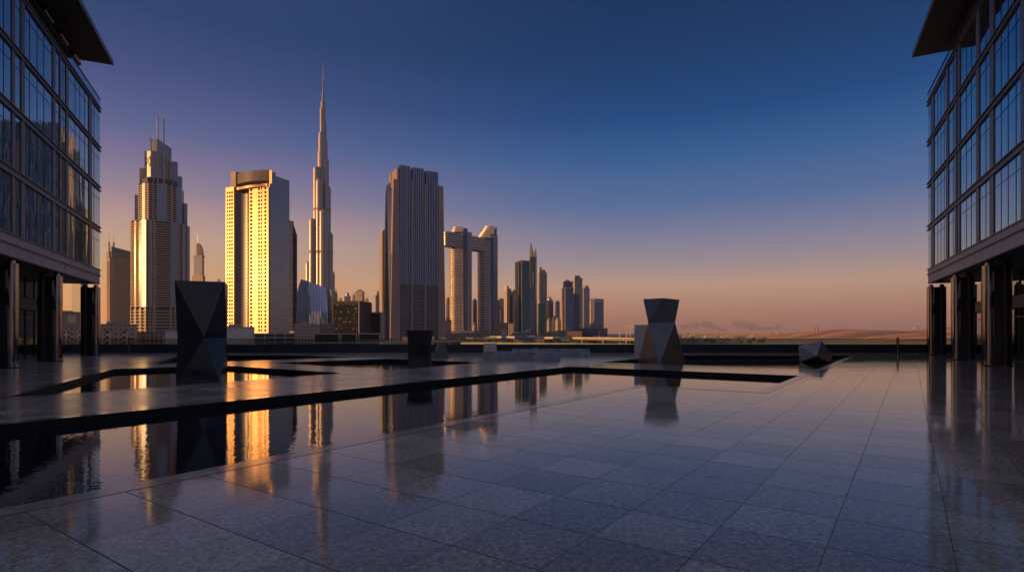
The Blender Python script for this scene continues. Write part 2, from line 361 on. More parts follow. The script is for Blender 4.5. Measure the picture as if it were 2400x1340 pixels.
# ------------------------------------------------------------------ the two glass office buildings
def office(P, tdir, ndir, label, zz, piers, thin, col_px, lobby_px, canopy_off, sun_blocker, T=27.0):
    P = Vector(P+(0,)); td = Vector(tdir+(0,)).normalized(); nn = Vector(ndir+(0,)).normalized()
    root = empty('office_building', label, 'building', P)
    tf = lambda t, n, z: td*t+nn*n+Vector((0,0,z))
    def t_of(px, n=0.0):
        r = (px-CX)/F; b = P+nn*n     # (b.x+td.x t) = r (b.y+td.y t)
        return (r*b.y-b.x)/(td.x-r*td.y)
    m = lambda: MB(tf)
    zb, zband, zsill, rows, ztop, zpar = zz
    # body behind the glass and under side
    m().box(.25, T, .4, 16, zb+.02, ztop).build('building_core', M['core'], root)
    m().box(.02, T, .36, 16, zb-.05, zb+.02-.003).build('soffit', M['soffit'], root)
    m().box(0, .22, .36, 16, zb+.021, ztop).build('end_wall', M['glass'], root)
    # cladding band of panels
    b = m(); x = 0.0
    while x < T:
        b.box(x+.01, min(x+1.12,T)-.01, 0, .34, zb, zband-.06); b.box(x+.01, min(x+1.12,T)-.01, -.02, .34, zband, zsill-.05); x += 1.12
    b.build('cladding_band', M['cladding'], root, bevel=.01)
    b = m(); b.box(-.12,T,-.07,.3,zband-.06,zband-.003); b.box(-.12,T,-.07,.3,zsill-.05,zsill); b.box(-.02,T,-.03,.3,zb-.05,zb-.003); b.build('ledge', M['frame'], root)
    # floors
    for i in range(len(rows)-1):
        z0, z1 = rows[i][1], rows[i+1][0]
        b = m(); b.box(-.02,T,-.015,.3,z0+.05,z1-.05); b.box(-.12,T,-.085,.3,z0,z0+.05); b.box(-.12,T,-.085,.3,z1-.05,z1); b.build('floor_beam', M['frame'], root)
    z0, z1 = rows[-1][1], ztop
    b = m(); b.box(-.02,T,-.015,.3,z0+.05,z1-.05); b.box(-.12,T,-.085,.3,z0,z0+.05); b.box(-.12,T,-.085,.3,z1-.05,z1); b.build('roof_beam', M['frame'], root)
    # piers
    ts = [0.0]
    for p0, p1 in piers:
        a, c = sorted((t_of(p0), t_of(p1))); w = max(.10, (c-a)*.8)
        b = m()
        for r0, r1 in rows: b.box(a, a+w, -.04, .3, r0, r1)
        b.build('pier', M['frame'], root); ts += [a, a+w]
    last = ts[-1]
    while last < T-4:
        for gap in (2.9, 1.2):
            a = last+gap; b = m()
            for r0, r1 in rows: b.box(a, a+.3, -.04, .3, r0, r1)
            b.build('pier', M['frame'], root); ts += [a, a+.3]; last = a+.3
    ts.append(T)
    tt = sorted(t_of(p) for p in thin)
    for k in range(0, len(ts), 2):
        a, c = ts[k], ts[k+1]
        if c-a < .06: continue
        inner = [t for t in tt if a+.12 < t < c-.12]
        if not inner and c-a > 1.5:
            q = int((c-a)/.85); inner = [a+(c-a)*i/(q+1) for i in range(1, q+1)]
        for r0, r1 in rows:
            g = m().box(a+.005, c-.005, -.0, .03, r0+.003, r1-.003).build('window', M['glass'], root)
            fb = m(); zt = r0+(r1-r0)*.76
            fb.box(a+.005, c-.005, -.012, -.002, zt-.012, zt+.012)
            for t in inner: fb.box(t-.011, t+.011, -.014, -.002, r0+.003, r1-.003)
            fo = fb.build('window_frame', M['steel_dark'], g)
    # roof glass balustrade
    x = 0.0
    while x < T:
        m().box(x+.01, min(x+2.0,T)-.01, -.02, .0, ztop+.003, zpar-.04).build('balustrade_panel', M['glass'], root); x += 2.0
    m().box(0,T,-.05,.03,zpar-.04,zpar).build('balustrade_rail', M['steel_dark'], root)
    # canopy roof floating above
    ct, cn, cz = canopy_off
    can = m().box(ct, T, cn, 14, cz, cz+.22).build('canopy', M['canopy'], root)
    m().box(ct-.03, T, cn-.06, cn, cz-.03, cz+.26).build('canopy_edge', M['frame'], can)
    k = ct+1.2
    while k < T:
        m().bar((k,.7,ztop),(k,.7,cz),.09,10).build('canopy_strut', M['steel'], root, True)
        m().bar((k-.9,.35,cz-.32),(k+.5,.35,cz-.32),.17,12).build('canopy_uplight', M['steel'], root, True)
        k += 2.6
    # polished twin columns
    tcs = [t_of(p, .32) for p in col_px]
    tcs.append(tcs[-1]+(tcs[-1]-tcs[-2]))
    for t in tcs:
        col = m().box(t-.2, t+.2, .36, .98, .02, zb-.24).build('column', M['steel_shaded'], root)
        for n_, ms in ((.32, M['steel']), (.94, M['steel_shaded'])):
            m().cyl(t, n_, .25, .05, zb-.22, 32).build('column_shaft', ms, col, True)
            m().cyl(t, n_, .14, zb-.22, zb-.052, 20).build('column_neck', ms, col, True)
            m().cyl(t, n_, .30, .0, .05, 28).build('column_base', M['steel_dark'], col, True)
    # recessed lobby
    tl = t_of(lobby_px, 3.0)
    b = m(); b.box(tl, T, 3.1, 15, 0, zb-.052); b.build('lobby_core', M['core'], root)
    x = tl; 
    while x < T:
        x1 = min(x+1.55, T)
        m().box(x+.03, x1-.03, 3.0, 3.05, .05, 2.88).build('lobby_window', M['lobby_glass'], root)
        m().box(x+.03, x1-.03, 3.0, 3.05, 3.68, zb-.08).build('lobby_window', M['lobby_glass'], root)
        x += 1.55
    b = m()
    for i in range(7): b.box(tl, T, 2.94, 3.08, 2.96+i*.1, 3.02+i*.1)
    b.build('louvre', M['frame'], root)
    b = m()
    x = tl
    while x <= T: b.box(x-.028, x+.028, 2.95, 3.09, 0, 2.95); b.box(x-.028, x+.028, 2.95, 3.09, 3.64, zb-.053); x += 1.55
    b.box(tl,T,2.96,3.09,2.42,2.47); b.box(tl,T,2.96,3.09,.0,.05); b.build('lobby_frame', M['steel_dark'], root)
    b = m().box(tl-.06, tl-.03, 2.9, 15, .0, zb-.055).build('lobby_end_wall', M['lobby_glass'], root)
    if sun_blocker:  # added block, out of view, keeps sun off plaza, parapet and right building
        rw = MB(lambda x,y,z: Vector((x,y,z))-P)
        rw.box(-128,-78,-45,44,0,36).build('sun_blocker', M['cladding'], root)
        rw = MB(lambda x,y,z: Vector((x,y,z))-P)
        for i in range(9): rw.box(-77.98,-77.6,-44,43,3+i*3.7,5+i*3.7)
        rw.build('sun_blocker_glazing', M['glass'], root)
    return root
rowsL = [(5.82,8.34),(8.68,11.1),(11.42,13.82),(14.11,16.47)]
office((-27.9,38.5), (.412,-.911), (-.911,-.412),
       'left dark glass office building on polished steel columns, mirroring the golden towers', (4.87,5.42,5.82,rowsL,16.76,17.35),
       [(206,214),(152,159),(138,142),(121,128),(46,56),(25,33)], [220,198,187,176,148,102.5,87,69,8],
       (225,133.5,27), 118, (3.3,-1.34,18.5), True)
k = 39.1/F
rr = lambda y: 1.6+(HY-y)*k
rowsR = [(rr(631),rr(541)),(rr(529.6),rr(441)),(rr(430.5),rr(343)),(rr(331.6),rr(249))]
office((28.6,39.1), (-.463,-.886), (.886,-.463),
       'right dark glass office building on polished steel columns, mirroring only plain blue sky', (rr(663),rr(642.8),rr(631),rowsR,rr(239),rr(220)),
       [(2184.6,2191),(2218.6,2225),(2239,2245),(2247,2252),(2289.5,2298),(2321.5,2333),(2395,2406)],
       [2182,2198,2205.6,2213,2234,2265,2277,2311,2346.6,2363,2381.6],
       (2182,2241,2317), 2262, (5.4,-1.56,18.5), False)

# ------------------------------------------------------------------ sculptures
def brushed(name, col, rough=.28, metal=.85, sc=6):
    m, n, b = new_mat(name)
    t = nd(n, 'ShaderNodeTexCoord'); mp = nd(n, 'ShaderNodeMapping'); mp.inputs['Scale'].default_value = (1,1,6); L(n, t.outputs['Object'], mp.inputs['Vector'])
    ns = nd(n, 'ShaderNodeTexNoise'); ns.inputs['Scale'].default_value = sc; ns.inputs['Detail'].default_value = 8; L(n, mp.outputs[0], ns.inputs['Vector'])
    n2 = nd(n, 'ShaderNodeTexNoise'); n2.inputs['Scale'].default_value = 1.3; n2.inputs['Detail'].default_value = 5; L(n, t.outputs['Object'], n2.inputs['Vector'])
    f = math_(n, 'MULTIPLY', math_(n, 'MULTIPLY_ADD', ns.outputs[0], .5, .75), math_(n, 'MULTIPLY_ADD', n2.outputs[0], .8, .6))
    sc_ = nd(n, 'ShaderNodeVectorMath', operation='SCALE'); sc_.inputs[0].default_value = col; L(n, f, sc_.inputs['Scale']); L(n, sc_.outputs[0], b.inputs['Base Color'])
    b.inputs['Metallic'].default_value = metal
    L(n, math_(n, 'MULTIPLY_ADD', n2.outputs[0], rough, rough*.5), b.inputs['Roughness']); return m
M['bronze'] = brushed('brushed_dark_steel', (.17,.165,.165), .32, .55)
M['black_steel'] = brushed('blackened_steel', (.05,.05,.052), .16, .5)
M['pale_stone'] = plain('pale_concrete', (.58,.49,.43), .55, scale=3, var=.2)
M['bench_stone'] = plain('grey_concrete_bench', (.24,.235,.245), .5, scale=2.5, var=.3)
def rot_sq(side_r, ang, z, cx=0, cy=0): return [(cx+side_r*math.cos(ang+i*math.pi/2), cy+side_r*math.sin(ang+i*math.pi/2), z) for i in range(4)]
def antiprism_stack(levels):
    b = MB(); vs = []; fs = []
    for l in levels: vs += l
    for k in range(len(levels)-1):
        o0, o1 = k*4, (k+1)*4
        # nearest pairing by angle
        A, B = levels[k], levels[k+1]
        ca = Vector((sum(p[0] for p in A)/4, sum(p[1] for p in A)/4)); cb = Vector((sum(p[0] for p in B)/4, sum(p[1] for p in B)/4))
        angB = [math.atan2(p[1]-cb.y, p[0]-cb.x) for p in B]
        for i in range(4):
            j = (i+1)%4
            am = math.atan2((A[i][1]+A[j][1])/2-ca.y, (A[i][0]+A[j][0])/2-ca.x)
            bi = min(range(4), key=lambda q: abs((angB[q]-am+math.pi)%(2*math.pi)-math.pi))
            fs.append((o0+i, o0+j, o1+bi)); fs.append((o0+j, o1+(bi+1)%4, o1+bi))
    n = len(levels)*4
    fs.append((3,2,1,0)); fs.append((n-4,n-3,n-2,n-1))
    b.add(vs, fs); return b
def facing_empty(name, label, cat, px, Y, z, group=None):
    x = X(px, Y); a = math.atan2(x, Y)
    return empty(name, label, cat, (x, Y, z), -a, group)
FRONT = -math.pi/2
# right: corner-on top, flat waist, corner-on foot
s1 = facing_empty('faceted_sculpture', 'tall faceted grey steel sculpture with pinched waist in the right pool', 'sculpture', 1550, 32.2, WZ)
top = rot_sq(1.0, FRONT+.12, 3.62); top = [(p[0],p[1],p[2]-.05*(p[0]>.3)) for p in top]
antiprism_stack([rot_sq(1.30, FRONT-.08, 0.0), rot_sq(1.02, FRONT-math.pi/4+.02, 2.28), top]).build('body', M['bronze'], s1)
# left: flat top, corner waist, flat foot
s2 = facing_empty('faceted_sculpture', 'largest black faceted hourglass sculpture in the nearest left pool', 'sculpture', 475, 19.9, WZ)
q = math.pi/4
antiprism_stack([rot_sq(.95, FRONT-q-.20, .0), rot_sq(.76, FRONT+.06, 1.55), rot_sq(1.06, FRONT-q-.10, 3.47)]).build('body', M['black_steel'], s2)
# small waisted one with concave edges
s3 = facing_empty('faceted_sculpture', 'small black waisted sculpture with curved sides in the middle pool', 'sculpture', 984, 28.4, WZ)
b = MB(); prof = []
for i in range(15):
    u_ = i/14; z = 1.83*u_; r = .565 + .085*((u_-.45)/.5)**2
    prof.append((z, r))
vs = []; fs = []
for z, r in prof: vs += rot_sq(r, FRONT+.08, z)
for k in range(14):
    for i in range(4):
        j = (i+1)%4; fs.append((k*4+i, k*4+j, k*4+4+j, k*4+4+i))
fs.append((3,2,1,0)); fs.append((56,57,58,59)); b.add(vs, fs); b.build('body', M['black_steel'], s3)
# trapezoid behind it
s4 = facing_empty('faceted_sculpture', 'small grey metal wedge with sloping sides standing behind the black waisted sculpture', 'sculpture', 1034, 35.3, 0)
b = MB(); b.add([(-.55,-.25,0),(.48,-.3,0),(.5,.5,0),(-.5,.5,0),(-.12,-.1,.86),(.19,-.12,.86),(.2,.3,.86),(-.22,.3,.86)],
                [(0,3,2,1),(4,5,6,7),(0,1,5,4),(1,2,6,5),(2,3,7,6),(3,0,4,7)]); b.build('body', plain('dull_grey_metal', (.11,.10,.092), .5, .2, scale=4), s4)
# pale block at the parapet
s5 = facing_empty('stone_block', 'pale upright concrete block half hidden behind the tall grey sculpture', 'block', 1512, 41.4, 0)
MB().prism([(-.78,-.3),(.8,-.3),(.8,.3),(-.78,.3)], .0, 2.13, [(-.76,-.28),(.78,-.28),(.78,.28),(-.76,.28)]).build('body', M['pale_stone'], s5, bevel=.02)
# polyhedron boulder in the water
s6 = facing_empty('faceted_boulder', 'tilted grey polyhedron boulder standing in the right pool', 'sculpture', 1911, 33.4, WZ)
b = MB(); bmv = [(-.88,-.25,.95),(-.86,.1,.25),(-.80,-.45,.0),(.32,.1,1.26),(.08,-.85,.40),(.88,-.05,.42),(.74,-.25,.0),(.5,.7,.7),(-.5,.8,.8),(.45,.6,.0),(-.6,.6,.0),(-.55,-.75,.12)]
bmh = bmesh.new(); hv = [bmh.verts.new(p) for p in bmv]; bmesh.ops.convex_hull(bmh, input=hv)
bmesh.ops.dissolve_limit(bmh, angle_limit=R(3), verts=bmh.verts, edges=bmh.edges)
me = bpy.data.meshes.new('body'); bmh.to_mesh(me); bmh.free(); me.materials.append(M['bronze'])
o = bpy.data.objects.new('body', me); C.objects.link(o); o.parent = s6
# long low benches
def bench(name, label, pL, pR, h, w, mat):
    a, c = Vector(pL), Vector(pR); d = (c-a); ln = d.length; an = math.atan2(d.y, d.x)
    e = empty(name, label, 'bench', (a.x, a.y, 0), an)
    MB().prism([(0,0),(ln,0),(ln,w),(0,w)], .0, h, [(.0,.14),(ln-.12,.14),(ln-.12,w-.14),(.0,w-.14)]).build('slab', mat, e, bevel=.015)
    return e
bench('stone_bench', 'long low grey stone beam lying nearest on the middle of the plaza', ground(1132,841.5), ground(1306,845.5), .47, .6, M['bench_stone'])
bench('stone_bench', 'second long grey stone beam lying behind and right of the nearest beam', ground(1200,834.5), ground(1386,834.2), .47, .6, M['bench_stone'])
for px, w, h, lab in ((1149,.5,.78,'pale tapered concrete block standing left against the parapet behind the beams'),(1256,.13,.44,'tiny pale concrete post at the parapet behind the stone beams')):
    e = facing_empty('tapered_block', lab, 'block', px, 41.3, 0)
    b = MB(); b.add([(-w,-.25,0),(.05*w,-.4,0),(w,-.25,0),(w,.25,0),(-w,.25,0),(-w*.96,-.12,h),(-.02*w,-.2,h),(w*.86,-.12,h),(w*.86,.2,h),(-w*.96,.2,h)],
        [(4,3,2,1,0),(5,6,7,8,9),(0,1,6,5),(1,2,7,6),(2,3,8,7),(3,4,9,8),(4,0,5,9)]); b.build('body', M['pale_stone'], e)

# ------------------------------------------------------------------ city ground, dunes
def sand_ground():
    m, n, b = new_mat('city_and_desert_ground')
    t = nd(n, 'ShaderNodeTexCoord'); s = nd(n, 'ShaderNodeSeparateXYZ'); L(n, t.outputs['Object'], s.inputs[0])
    ns = nd(n, 'ShaderNodeTexNoise'); ns.inputs['Scale'].default_value = .004; ns.inputs['Detail'].default_value = 9; L(n, t.outputs['Object'], ns.inputs['Vector'])
    n2 = nd(n, 'ShaderNodeTexNoise'); n2.inputs['Scale'].default_value = .05; n2.inputs['Detail'].default_value = 6; L(n, t.outputs['Object'], n2.inputs['Vector'])
    e = math_(n, 'ADD', s.outputs[0], math_(n, 'MULTIPLY', math_(n, 'SUBTRACT', ns.outputs[0], .5), 700.0))
    e = math_(n, 'SUBTRACT', e, math_(n, 'MULTIPLY', s.outputs[1], .36))
    r = nd(n, 'ShaderNodeMapRange'); r.inputs['From Min'].default_value = -60; r.inputs['From Max'].default_value = 120; L(n, e, r.inputs[0])
    c1 = nd(n, 'ShaderNodeMix', data_type='RGBA'); c1.inputs[6].default_value = (.07,.06,.05,1); c1.inputs[7].default_value = (.16,.13,.10,1); L(n, n2.outputs[0], c1.inputs[0])
    c2 = nd(n, 'ShaderNodeMix', data_type='RGBA'); c2.inputs[6].default_value = (.60,.38,.16,1); c2.inputs[7].default_value = (.78,.50,.22,1); L(n, n2.outputs[0], c2.inputs[0])
    mx_ = nd(n, 'ShaderNodeMix', data_type='RGBA'); L(n, r.outputs[0], mx_.inputs[0]); L(n, c1.outputs[2], mx_.inputs[6]); L(n, c2.outputs[2], mx_.inputs[7])
    L(n, mx_.outputs[2], b.inputs['Base Color']); b.inputs['Roughness'].default_value = .9; return m
gm = sand_ground()
g = MB(); g.add([(-3400,PY+.7,G-.05),(7400,PY+.7,G-.05),(7400,7400,G-.05),(-3400,7400,G-.05)],[(0,1,2,3)])
go = g.build('city_ground', gm); struct(go)
if go.data.polygons[0].normal.z < 0: go.data.flip_normals()
# dunes
def dune_h(x, y):
    def bump(cx, cy, rx, ry, h):
        d = ((x-cx)/rx)**2+((y-cy)/ry)**2; return h*math.exp(-d*1.6)
    r1 = bump(X(2035,1900), 1900, 260, 420, 27)+bump(X(2180,2100), 2120, 260, 500, 24)+bump(X(1900,2000), 1950, 160, 300, 12)+bump(X(2330,2000),1950,260,420,26)
    w = mnoise.fractal(Vector((x*.006, y*.006, 3)), 1, 2, 5)*2.2
    return r1+w*min(1, r1/8)
b = MB(); NX, NY = 110, 60; x0, x1, y0, y1 = 650, 2500, 1150, 2900
vs = []
for j in range(NY+1):
    for i in range(NX+1):
        x = x0+(x1-x0)*i/NX; y = y0+(y1-y0)*j/NY
        ed = min(i, NX-i, j, NY-j)/6.0
        vs.append((x, y, G-.4+dune_h(x, y)*min(1, ed)))
b.add(vs, [(j*(NX+1)+i, j*(NX+1)+i+1, (j+1)*(NX+1)+i+1, (j+1)*(NX+1)+i) for j in range(NY) for i in range(NX)])
M['dune'] = plain('red_dune_sand', (.90,.35,.11), .9, scale=.05, var=.15)
struct(b.build('sand_dunes', M['dune'], None, True))

# ------------------------------------------------------------------ towers
class Tower:
    def __init__(s, name, label, cat, pxL, pxC, pxR, Y, th, group=None, depth=None):
        """pxC: picture column of the nearest corner; th > 0 shows the right side, th < 0 the left side"""
        t = R(th); c, sn = math.cos(t), math.sin(t); s.ax = Vector((c,-sn)); s.ay = Vector((sn,c))
        B = Vector((X(pxC,Y), Y)); s.B = B
        rL, rR = (pxL-CX)/F, (pxR-CX)/F
        if th > 0 or (th == 0 and pxC >= pxR-.01) or (th == 0 and pxC > (pxL+pxR)/2):
            s.w = (B.x-rL*B.y)/(c+rL*sn) if th >= 0 else 0
            den = (sn-rR*c); s.d = (rR*B.y-B.x)/den if abs(den) > 1e-4 else 0
            s.P = B-s.ax*s.w
        else:
            a = -sn
            s.w = (rR*B.y-B.x)/(c-rR*a); den = a+rL*c
            s.d = (B.x-rL*B.y)/den if abs(den) > 1e-4 else 0
            s.P = Vector(B)
        if depth: s.d = depth
        s.d = max(8.0, min(s.d, 80.0))
        O = s.P+s.ax*s.w/2+s.ay*s.d/2
        s.root = empty(name, label, cat, (O.x,O.y,G), -t, group)
        s.hw, s.hd = s.w/2, s.d/2
    def fx(s, px, y=None):                # local x on the front plane (or plane y) for a picture column
        y = -s.hd if y is None else y
        r = (px-CX)/F; Q = s.P+s.ax*s.hw+s.ay*(s.hd+y)
        return (r*Q.y-Q.x)/(s.ax.x-r*s.ax.y)
    def hz(s, py, x=0.0, y=None):         # local height for a picture row at local x
        y = -s.hd if y is None else y
        Q = s.P+s.ax*(s.hw+x)+s.ay*(s.hd+y)
        return Z(py, Q.y)-G
    def box(s, name, mat, x0, x1, y0, y1, z0, z1, parent=None, bevel=0):
        return MB().box(x0,x1,y0,y1,z0,z1).build(name, mat, parent or s.root, bevel=bevel)

M['cream'] = facade('cream_cladding_small_windows', (.62,.50,.34), (.10,.10,.11), 3.6, 2.4)
M['court'] = facade('court_curtain_wall', (.13,.125,.12), (.12,.125,.125), 3.6, 1.8, (.06,.94), (.06,.94), .5, .3, .4, .1, vary=.06)
M['gold_clad'] = plain('golden_cream_cladding', (.64,.37,.135), .34, .15, var=.1, scale=.05)
M['dark_win'] = plain('dark_window', (.025,.022,.022), .9, .0, spec=.1, scale=.3)
M['grey_curtain'] = facade('grey_curtain_wall', (.32,.33,.34), (.28,.31,.34), 3.6, 1.8, (.06,.94), (.06,.94), .4, .24, .65, .3, vary=.06)
M['navy_curtain'] = facade('navy_curtain_wall', (.055,.056,.07), (.10,.12,.175), 3.6, 1.8, (.12,.9), (.05,.95), .4, .12, .8, .2)
M['brown_stone'] = plain('brown_stone', (.36,.26,.20), .6, scale=.05, var=.12)
M['fin'] = plain('pale_metal_fin', (.42,.44,.50), .4, .4, scale=.1)
M['louvre_grey'] = facade('louvre_floors', (.20,.19,.18), (.05,.055,.06), 3.2, 50, (.3,.95), (-1,2), .5, .2, .4)
M['balcony'] = plain('balcony_slab', (.50,.36,.23), .5, scale=.1, var=.1)
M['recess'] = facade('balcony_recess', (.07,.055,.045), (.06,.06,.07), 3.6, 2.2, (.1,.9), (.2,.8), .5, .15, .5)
M['silver_glass'] = facade('silver_banded_glass', (.42,.37,.33), (.32,.30,.29), 3.9, 2.0, (.30,1.0), (.04,.96), .42, .36, .55, .3, vary=.12)
M['blue_glass'] = facade('blue_glass_tower', (.16,.18,.22), (.13,.17,.23), 3.6, 2.2, (.12,.92), (.08,.92), .4, .14, .85, .3)
M['green_glass'] = facade('green_glass_tower', (.10,.14,.13), (.07,.14,.13), 3.6, 60, (.08,.96), (-1,2), .35, .14, .75, .3, vary=.1)
M['tan_grid'] = facade('tan_grid_tower', (.52,.40,.28), (.12,.11,.12), 3.6, 3.2, (.3,.8), (.25,.85))
M['tan_plain'] = facade('tan_residential_tower', (.56,.42,.28), (.16,.13,.12), 3.6, 4.0, (.35,.75), (.3,.7))
M['brown_tower'] = facade('warm_brown_tower', (.56,.36,.20), (.22,.15,.10), 3.5, 3.4, (.25,.75), (.2,.65), gm=.3)
M['brown_grid'] = facade('brown_grid_tower', (.30,.20,.13), (.10,.08,.07), 3.5, 3.4, (.25,.75), (.2,.65))
M['black_grid'] = facade('black_glass_block', (.028,.026,.026), (.022,.024,.028), 3.6, 2.0, (.15,.9), (.06,.94), .7, .15, .05, sp=.12)
M['dark_red'] = plain('dark_wine_panel', (.075,.05,.055), .6, spec=.15, scale=.1)
M['grey_wall'] = plain('grey_roof_slab', (.30,.25,.21), .6, scale=.1)
M['white_wall'] = plain('pale_render', (.55,.48,.42), .6, scale=.1)

# --- tall tower with two masts (balcony stacks and glass pilasters)
t1 = facing_empty('skyscraper', 'tall stepped golden tower with twin roof masts and stacked balconies', 'tower', 378, 930, G)
Y1 = 930; Rr = math.hypot(X(378,Y1), Y1); S1 = F*Rr/Y1**2
h1 = lambda py: Z(py, Y1-28)-G
p1 = lambda px: (px-378)/S1
def scaled(poly, k): return [(x*k, y*k) for x, y in poly]
base_poly = [(p1(308),14),(p1(311),-16),(p1(345),-40),(p1(362),-42),(p1(366),-40),(p1(400),-40),(p1(428),-26),(p1(446),-4),(p1(448),30),(p1(308),30)]
M['pilaster'] = facade('pale_glass_pilaster', (.34,.34,.34), (.25,.31,.37), 3.6, 1.6, (.1,.97), (.05,.95), .5, .40, .45, .1, vary=.08)
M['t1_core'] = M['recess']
def stacked(poly, z0, z1, kinds, root, floor=3.7):
    """shaft with, per plan face, strips of balconies ('b') or glass pilasters ('g')"""
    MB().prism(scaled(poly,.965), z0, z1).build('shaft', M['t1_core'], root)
    n = len(poly); bal = MB(); pil = MB(); rib = MB()
    for i in range(n):
        a, c = Vector(poly[i]), Vector(poly[(i+1)%n]); ks = kinds[i] if i < len(kinds) else 'g'
        d = c-a; nv = Vector((d.y,-d.x)).normalized(); m_ = len(ks)
        for q_, kch in enumerate(ks):
            s0, s1_ = a+d*(q_/m_), a+d*((q_+1)/m_)
            if kch == 'b':
                z = z0+1.2; bal = MB()
                while z < z1-1:
                    i0, i1 = s0-nv*2.6, s1_-nv*2.6; o0, o1 = s0+nv*.5, s1_+nv*.5
                    bal.prism([tuple(o0),tuple(o1),tuple(i1),tuple(i0)], z, z+1.25); z += floor
                bal.prism([tuple(s0-nv*2.45),tuple(s1_-nv*2.45),tuple(s1_-nv*2.75),tuple(s0-nv*2.75)], z0+.5, z1-.2)
                bal.build('balcony_stack', M['balcony'], root)
                rib.prism([tuple(s0+nv*.9-d.normalized()*.5),tuple(s0+nv*.9+d.normalized()*.5),tuple(s0-nv*2+d.normalized()*.5),tuple(s0-nv*2-d.normalized()*.5)], z0, z1+1.5)
            else:
                i0, i1 = s0-nv*2.6, s1_-nv*2.6; o0, o1 = s0+nv*.2, s1_+nv*.2
                pil.prism([tuple(o0),tuple(o1),tuple(i1),tuple(i0)], z0, z1+.8)
    if rib.v: rib.build('rib', M['balcony'], root)
    if pil.v: pil.build('pilaster', M['pilaster'], root)
kin = ['b','bbg','bgb','b','b','ggb','gbg','g','g','g']
stacked(base_poly, h1(720), h1(520), kin, t1)
stacked(scaled(base_poly,1.015), 0, h1(722), ['bb','bbb','bb','b','b','bbb','bb','bb','b','b'], t1, 5.0)
mid_poly = [(p1(325),12),(p1(327),-12),(p1(350),-34),(p1(378),-35),(p1(402),-30),(p1(424),-16),(p1(432),4),(p1(432),26),(p1(325),26)]
stacked(mid_poly, h1(520), h1(432), ['g','bgb','bbg','gb','bg','g','g','g','g'], t1)
MB().box(p1(317),p1(325),-4,22,h1(520),h1(454)).build('shoulder', M['pilaster'], t1)
MB().box(p1(432),p1(440.5),-2,24,h1(520),h1(462)).build('shoulder', M['pilaster'], t1)
up_poly = [(p1(329),12),(p1(331),-10),(p1(345),-28),(p1(378),-31),(p1(402),-26),(p1(418),-12),(p1(418),20),(p1(329),20)]
MB().prism(scaled(up_poly,.93), h1(432), h1(416)).build('crown_terrace', M['recess'], t1)
MB().prism([(p1(340),10),(p1(341),-14),(p1(355),-24),(p1(385),-24),(p1(401),-16),(p1(401),16),(p1(340),16)], h1(416), h1(353)).build('crown_drum', M['pilaster'], t1)
MB().box(p1(400),p1(417),-10,16,h1(432),h1(366)).build('crown_wing', M['pilaster'], t1)
MB().box(p1(417),p1(428),-4,18,h1(432),h1(398)).build('crown_wing', M['pilaster'], t1)
MB().box(p1(328),p1(341),-6,12,h1(432),h1(390)).build('crown_wing', M['balcony'], t1)
b = MB(); b.prism([(p1(354),-20),(p1(369),-26),(p1(369),4),(p1(354),4)], h1(356), h1(325)).prism([(p1(370.5),-26),(p1(402),-14),(p1(402),10),(p1(370.5),4)], h1(356), h1(326), zt=[h1(324),h1(337),h1(337),h1(324)])
b.build('crown_blade', M['pilaster'], t1)
b = MB()
for px, y, top in ((341,-15,353),(355,-25,324),(370,-29,324),(385,-27,353),(400,-19,370)): b.box(p1(px)-.8,p1(px)+.8,y-1.2,y+1.2,h1(520),h1(top))
b.build('rib', M['balcony'], t1)
b = MB()
for a, c, y in ((342,354,-22),(356,368,-27),(372,384,-28),(386,398,-23)):
    b.bar((p1(a),y,h1(360)),(p1(c),y,h1(395)),.45); b.bar((p1(c),y,h1(360)),(p1(a),y,h1(395)),.45)
    b.bar((p1(a),y,h1(412)),(p1(c),y,h1(431)),.45); b.bar((p1(c),y,h1(412)),(p1(a),y,h1(431)),.45)
b.build('lattice', M['balcony'], t1)
for px in (370, 383.5):
    MB().cyl(p1(px),-8,1.25,h1(330),h1(264),8).build('mast', M['fin'], t1, True)

# --- cream tower with a recessed court and a curved crown
T = Tower('skyscraper', 'blazing golden cream tower with a curved crown over a recessed glass court', 'tower', 529, 629, 668, 640, 22)
t2 = T.root; hw, hd = T.hw, T.hd
xa, xb = T.fx(548), T.fx(584)
ztop = T.hz(441, 0)
b = MB(); b.box(-hw, xa, -hd, hd, 0, T.hz(440,-hw)); b.box(xb, hw, -hd, hd, 0, T.hz(438,hw)); b.build('wing', M['gold_clad'], t2)
b = MB(); cv = []
for i in range(9):
    a = math.pi*i/8; cv.append((xa+(xb-xa)*i/8, -hd+2.5+3.5*math.sin(a)))
b.prism([(p[0],p[1]) for p in cv]+[(xb,hd-1),(xa,hd-1)], 0, ztop-4); b.build('glass_court', M['court'], t2)
zs0, zs1 = T.hz(441,0), T.hz(426,0)
b = MB(); b.box(-hw+4, hw-4, -hd+2, hd-2, zs0+.3, zs0+3); b.build('crown_floor', M['gold_clad'], t2)
arc = []
for i in range(13):
    f = i/12; arc.append((T.fx(550)+(T.fx(625)-T.fx(550))*f, -hd+3-4.5*math.sin(math.pi*f)))
b = MB(); b.prism(arc+[(p[0], p[1]+3.5) for p in arc[::-1]], T.hz(427,0), T.hz(403,0)); b.build('crown_screen', facade('crown_louvre',(.30,.24,.18),(.20,.15,.11),200,1.4,(-1,2),(.3,.9)), t2)
b = MB(); b.prism(arc+[(p[0], p[1]+3) for p in arc[::-1]], T.hz(441.5,0), T.hz(436,0)); b.build('crown_sill', M['gold_clad'], t2)
b = MB(); b.box(T.fx(538), T.fx(550), -hd+1.5, hd-3, zs0, T.hz(404,-hw)); b.box(T.fx(562),T.fx(621),-hd+9,hd-3,zs0,T.hz(410,0)); b.build('crown_block', M['brown_stone'], t2)
T2s = [hw+.3]
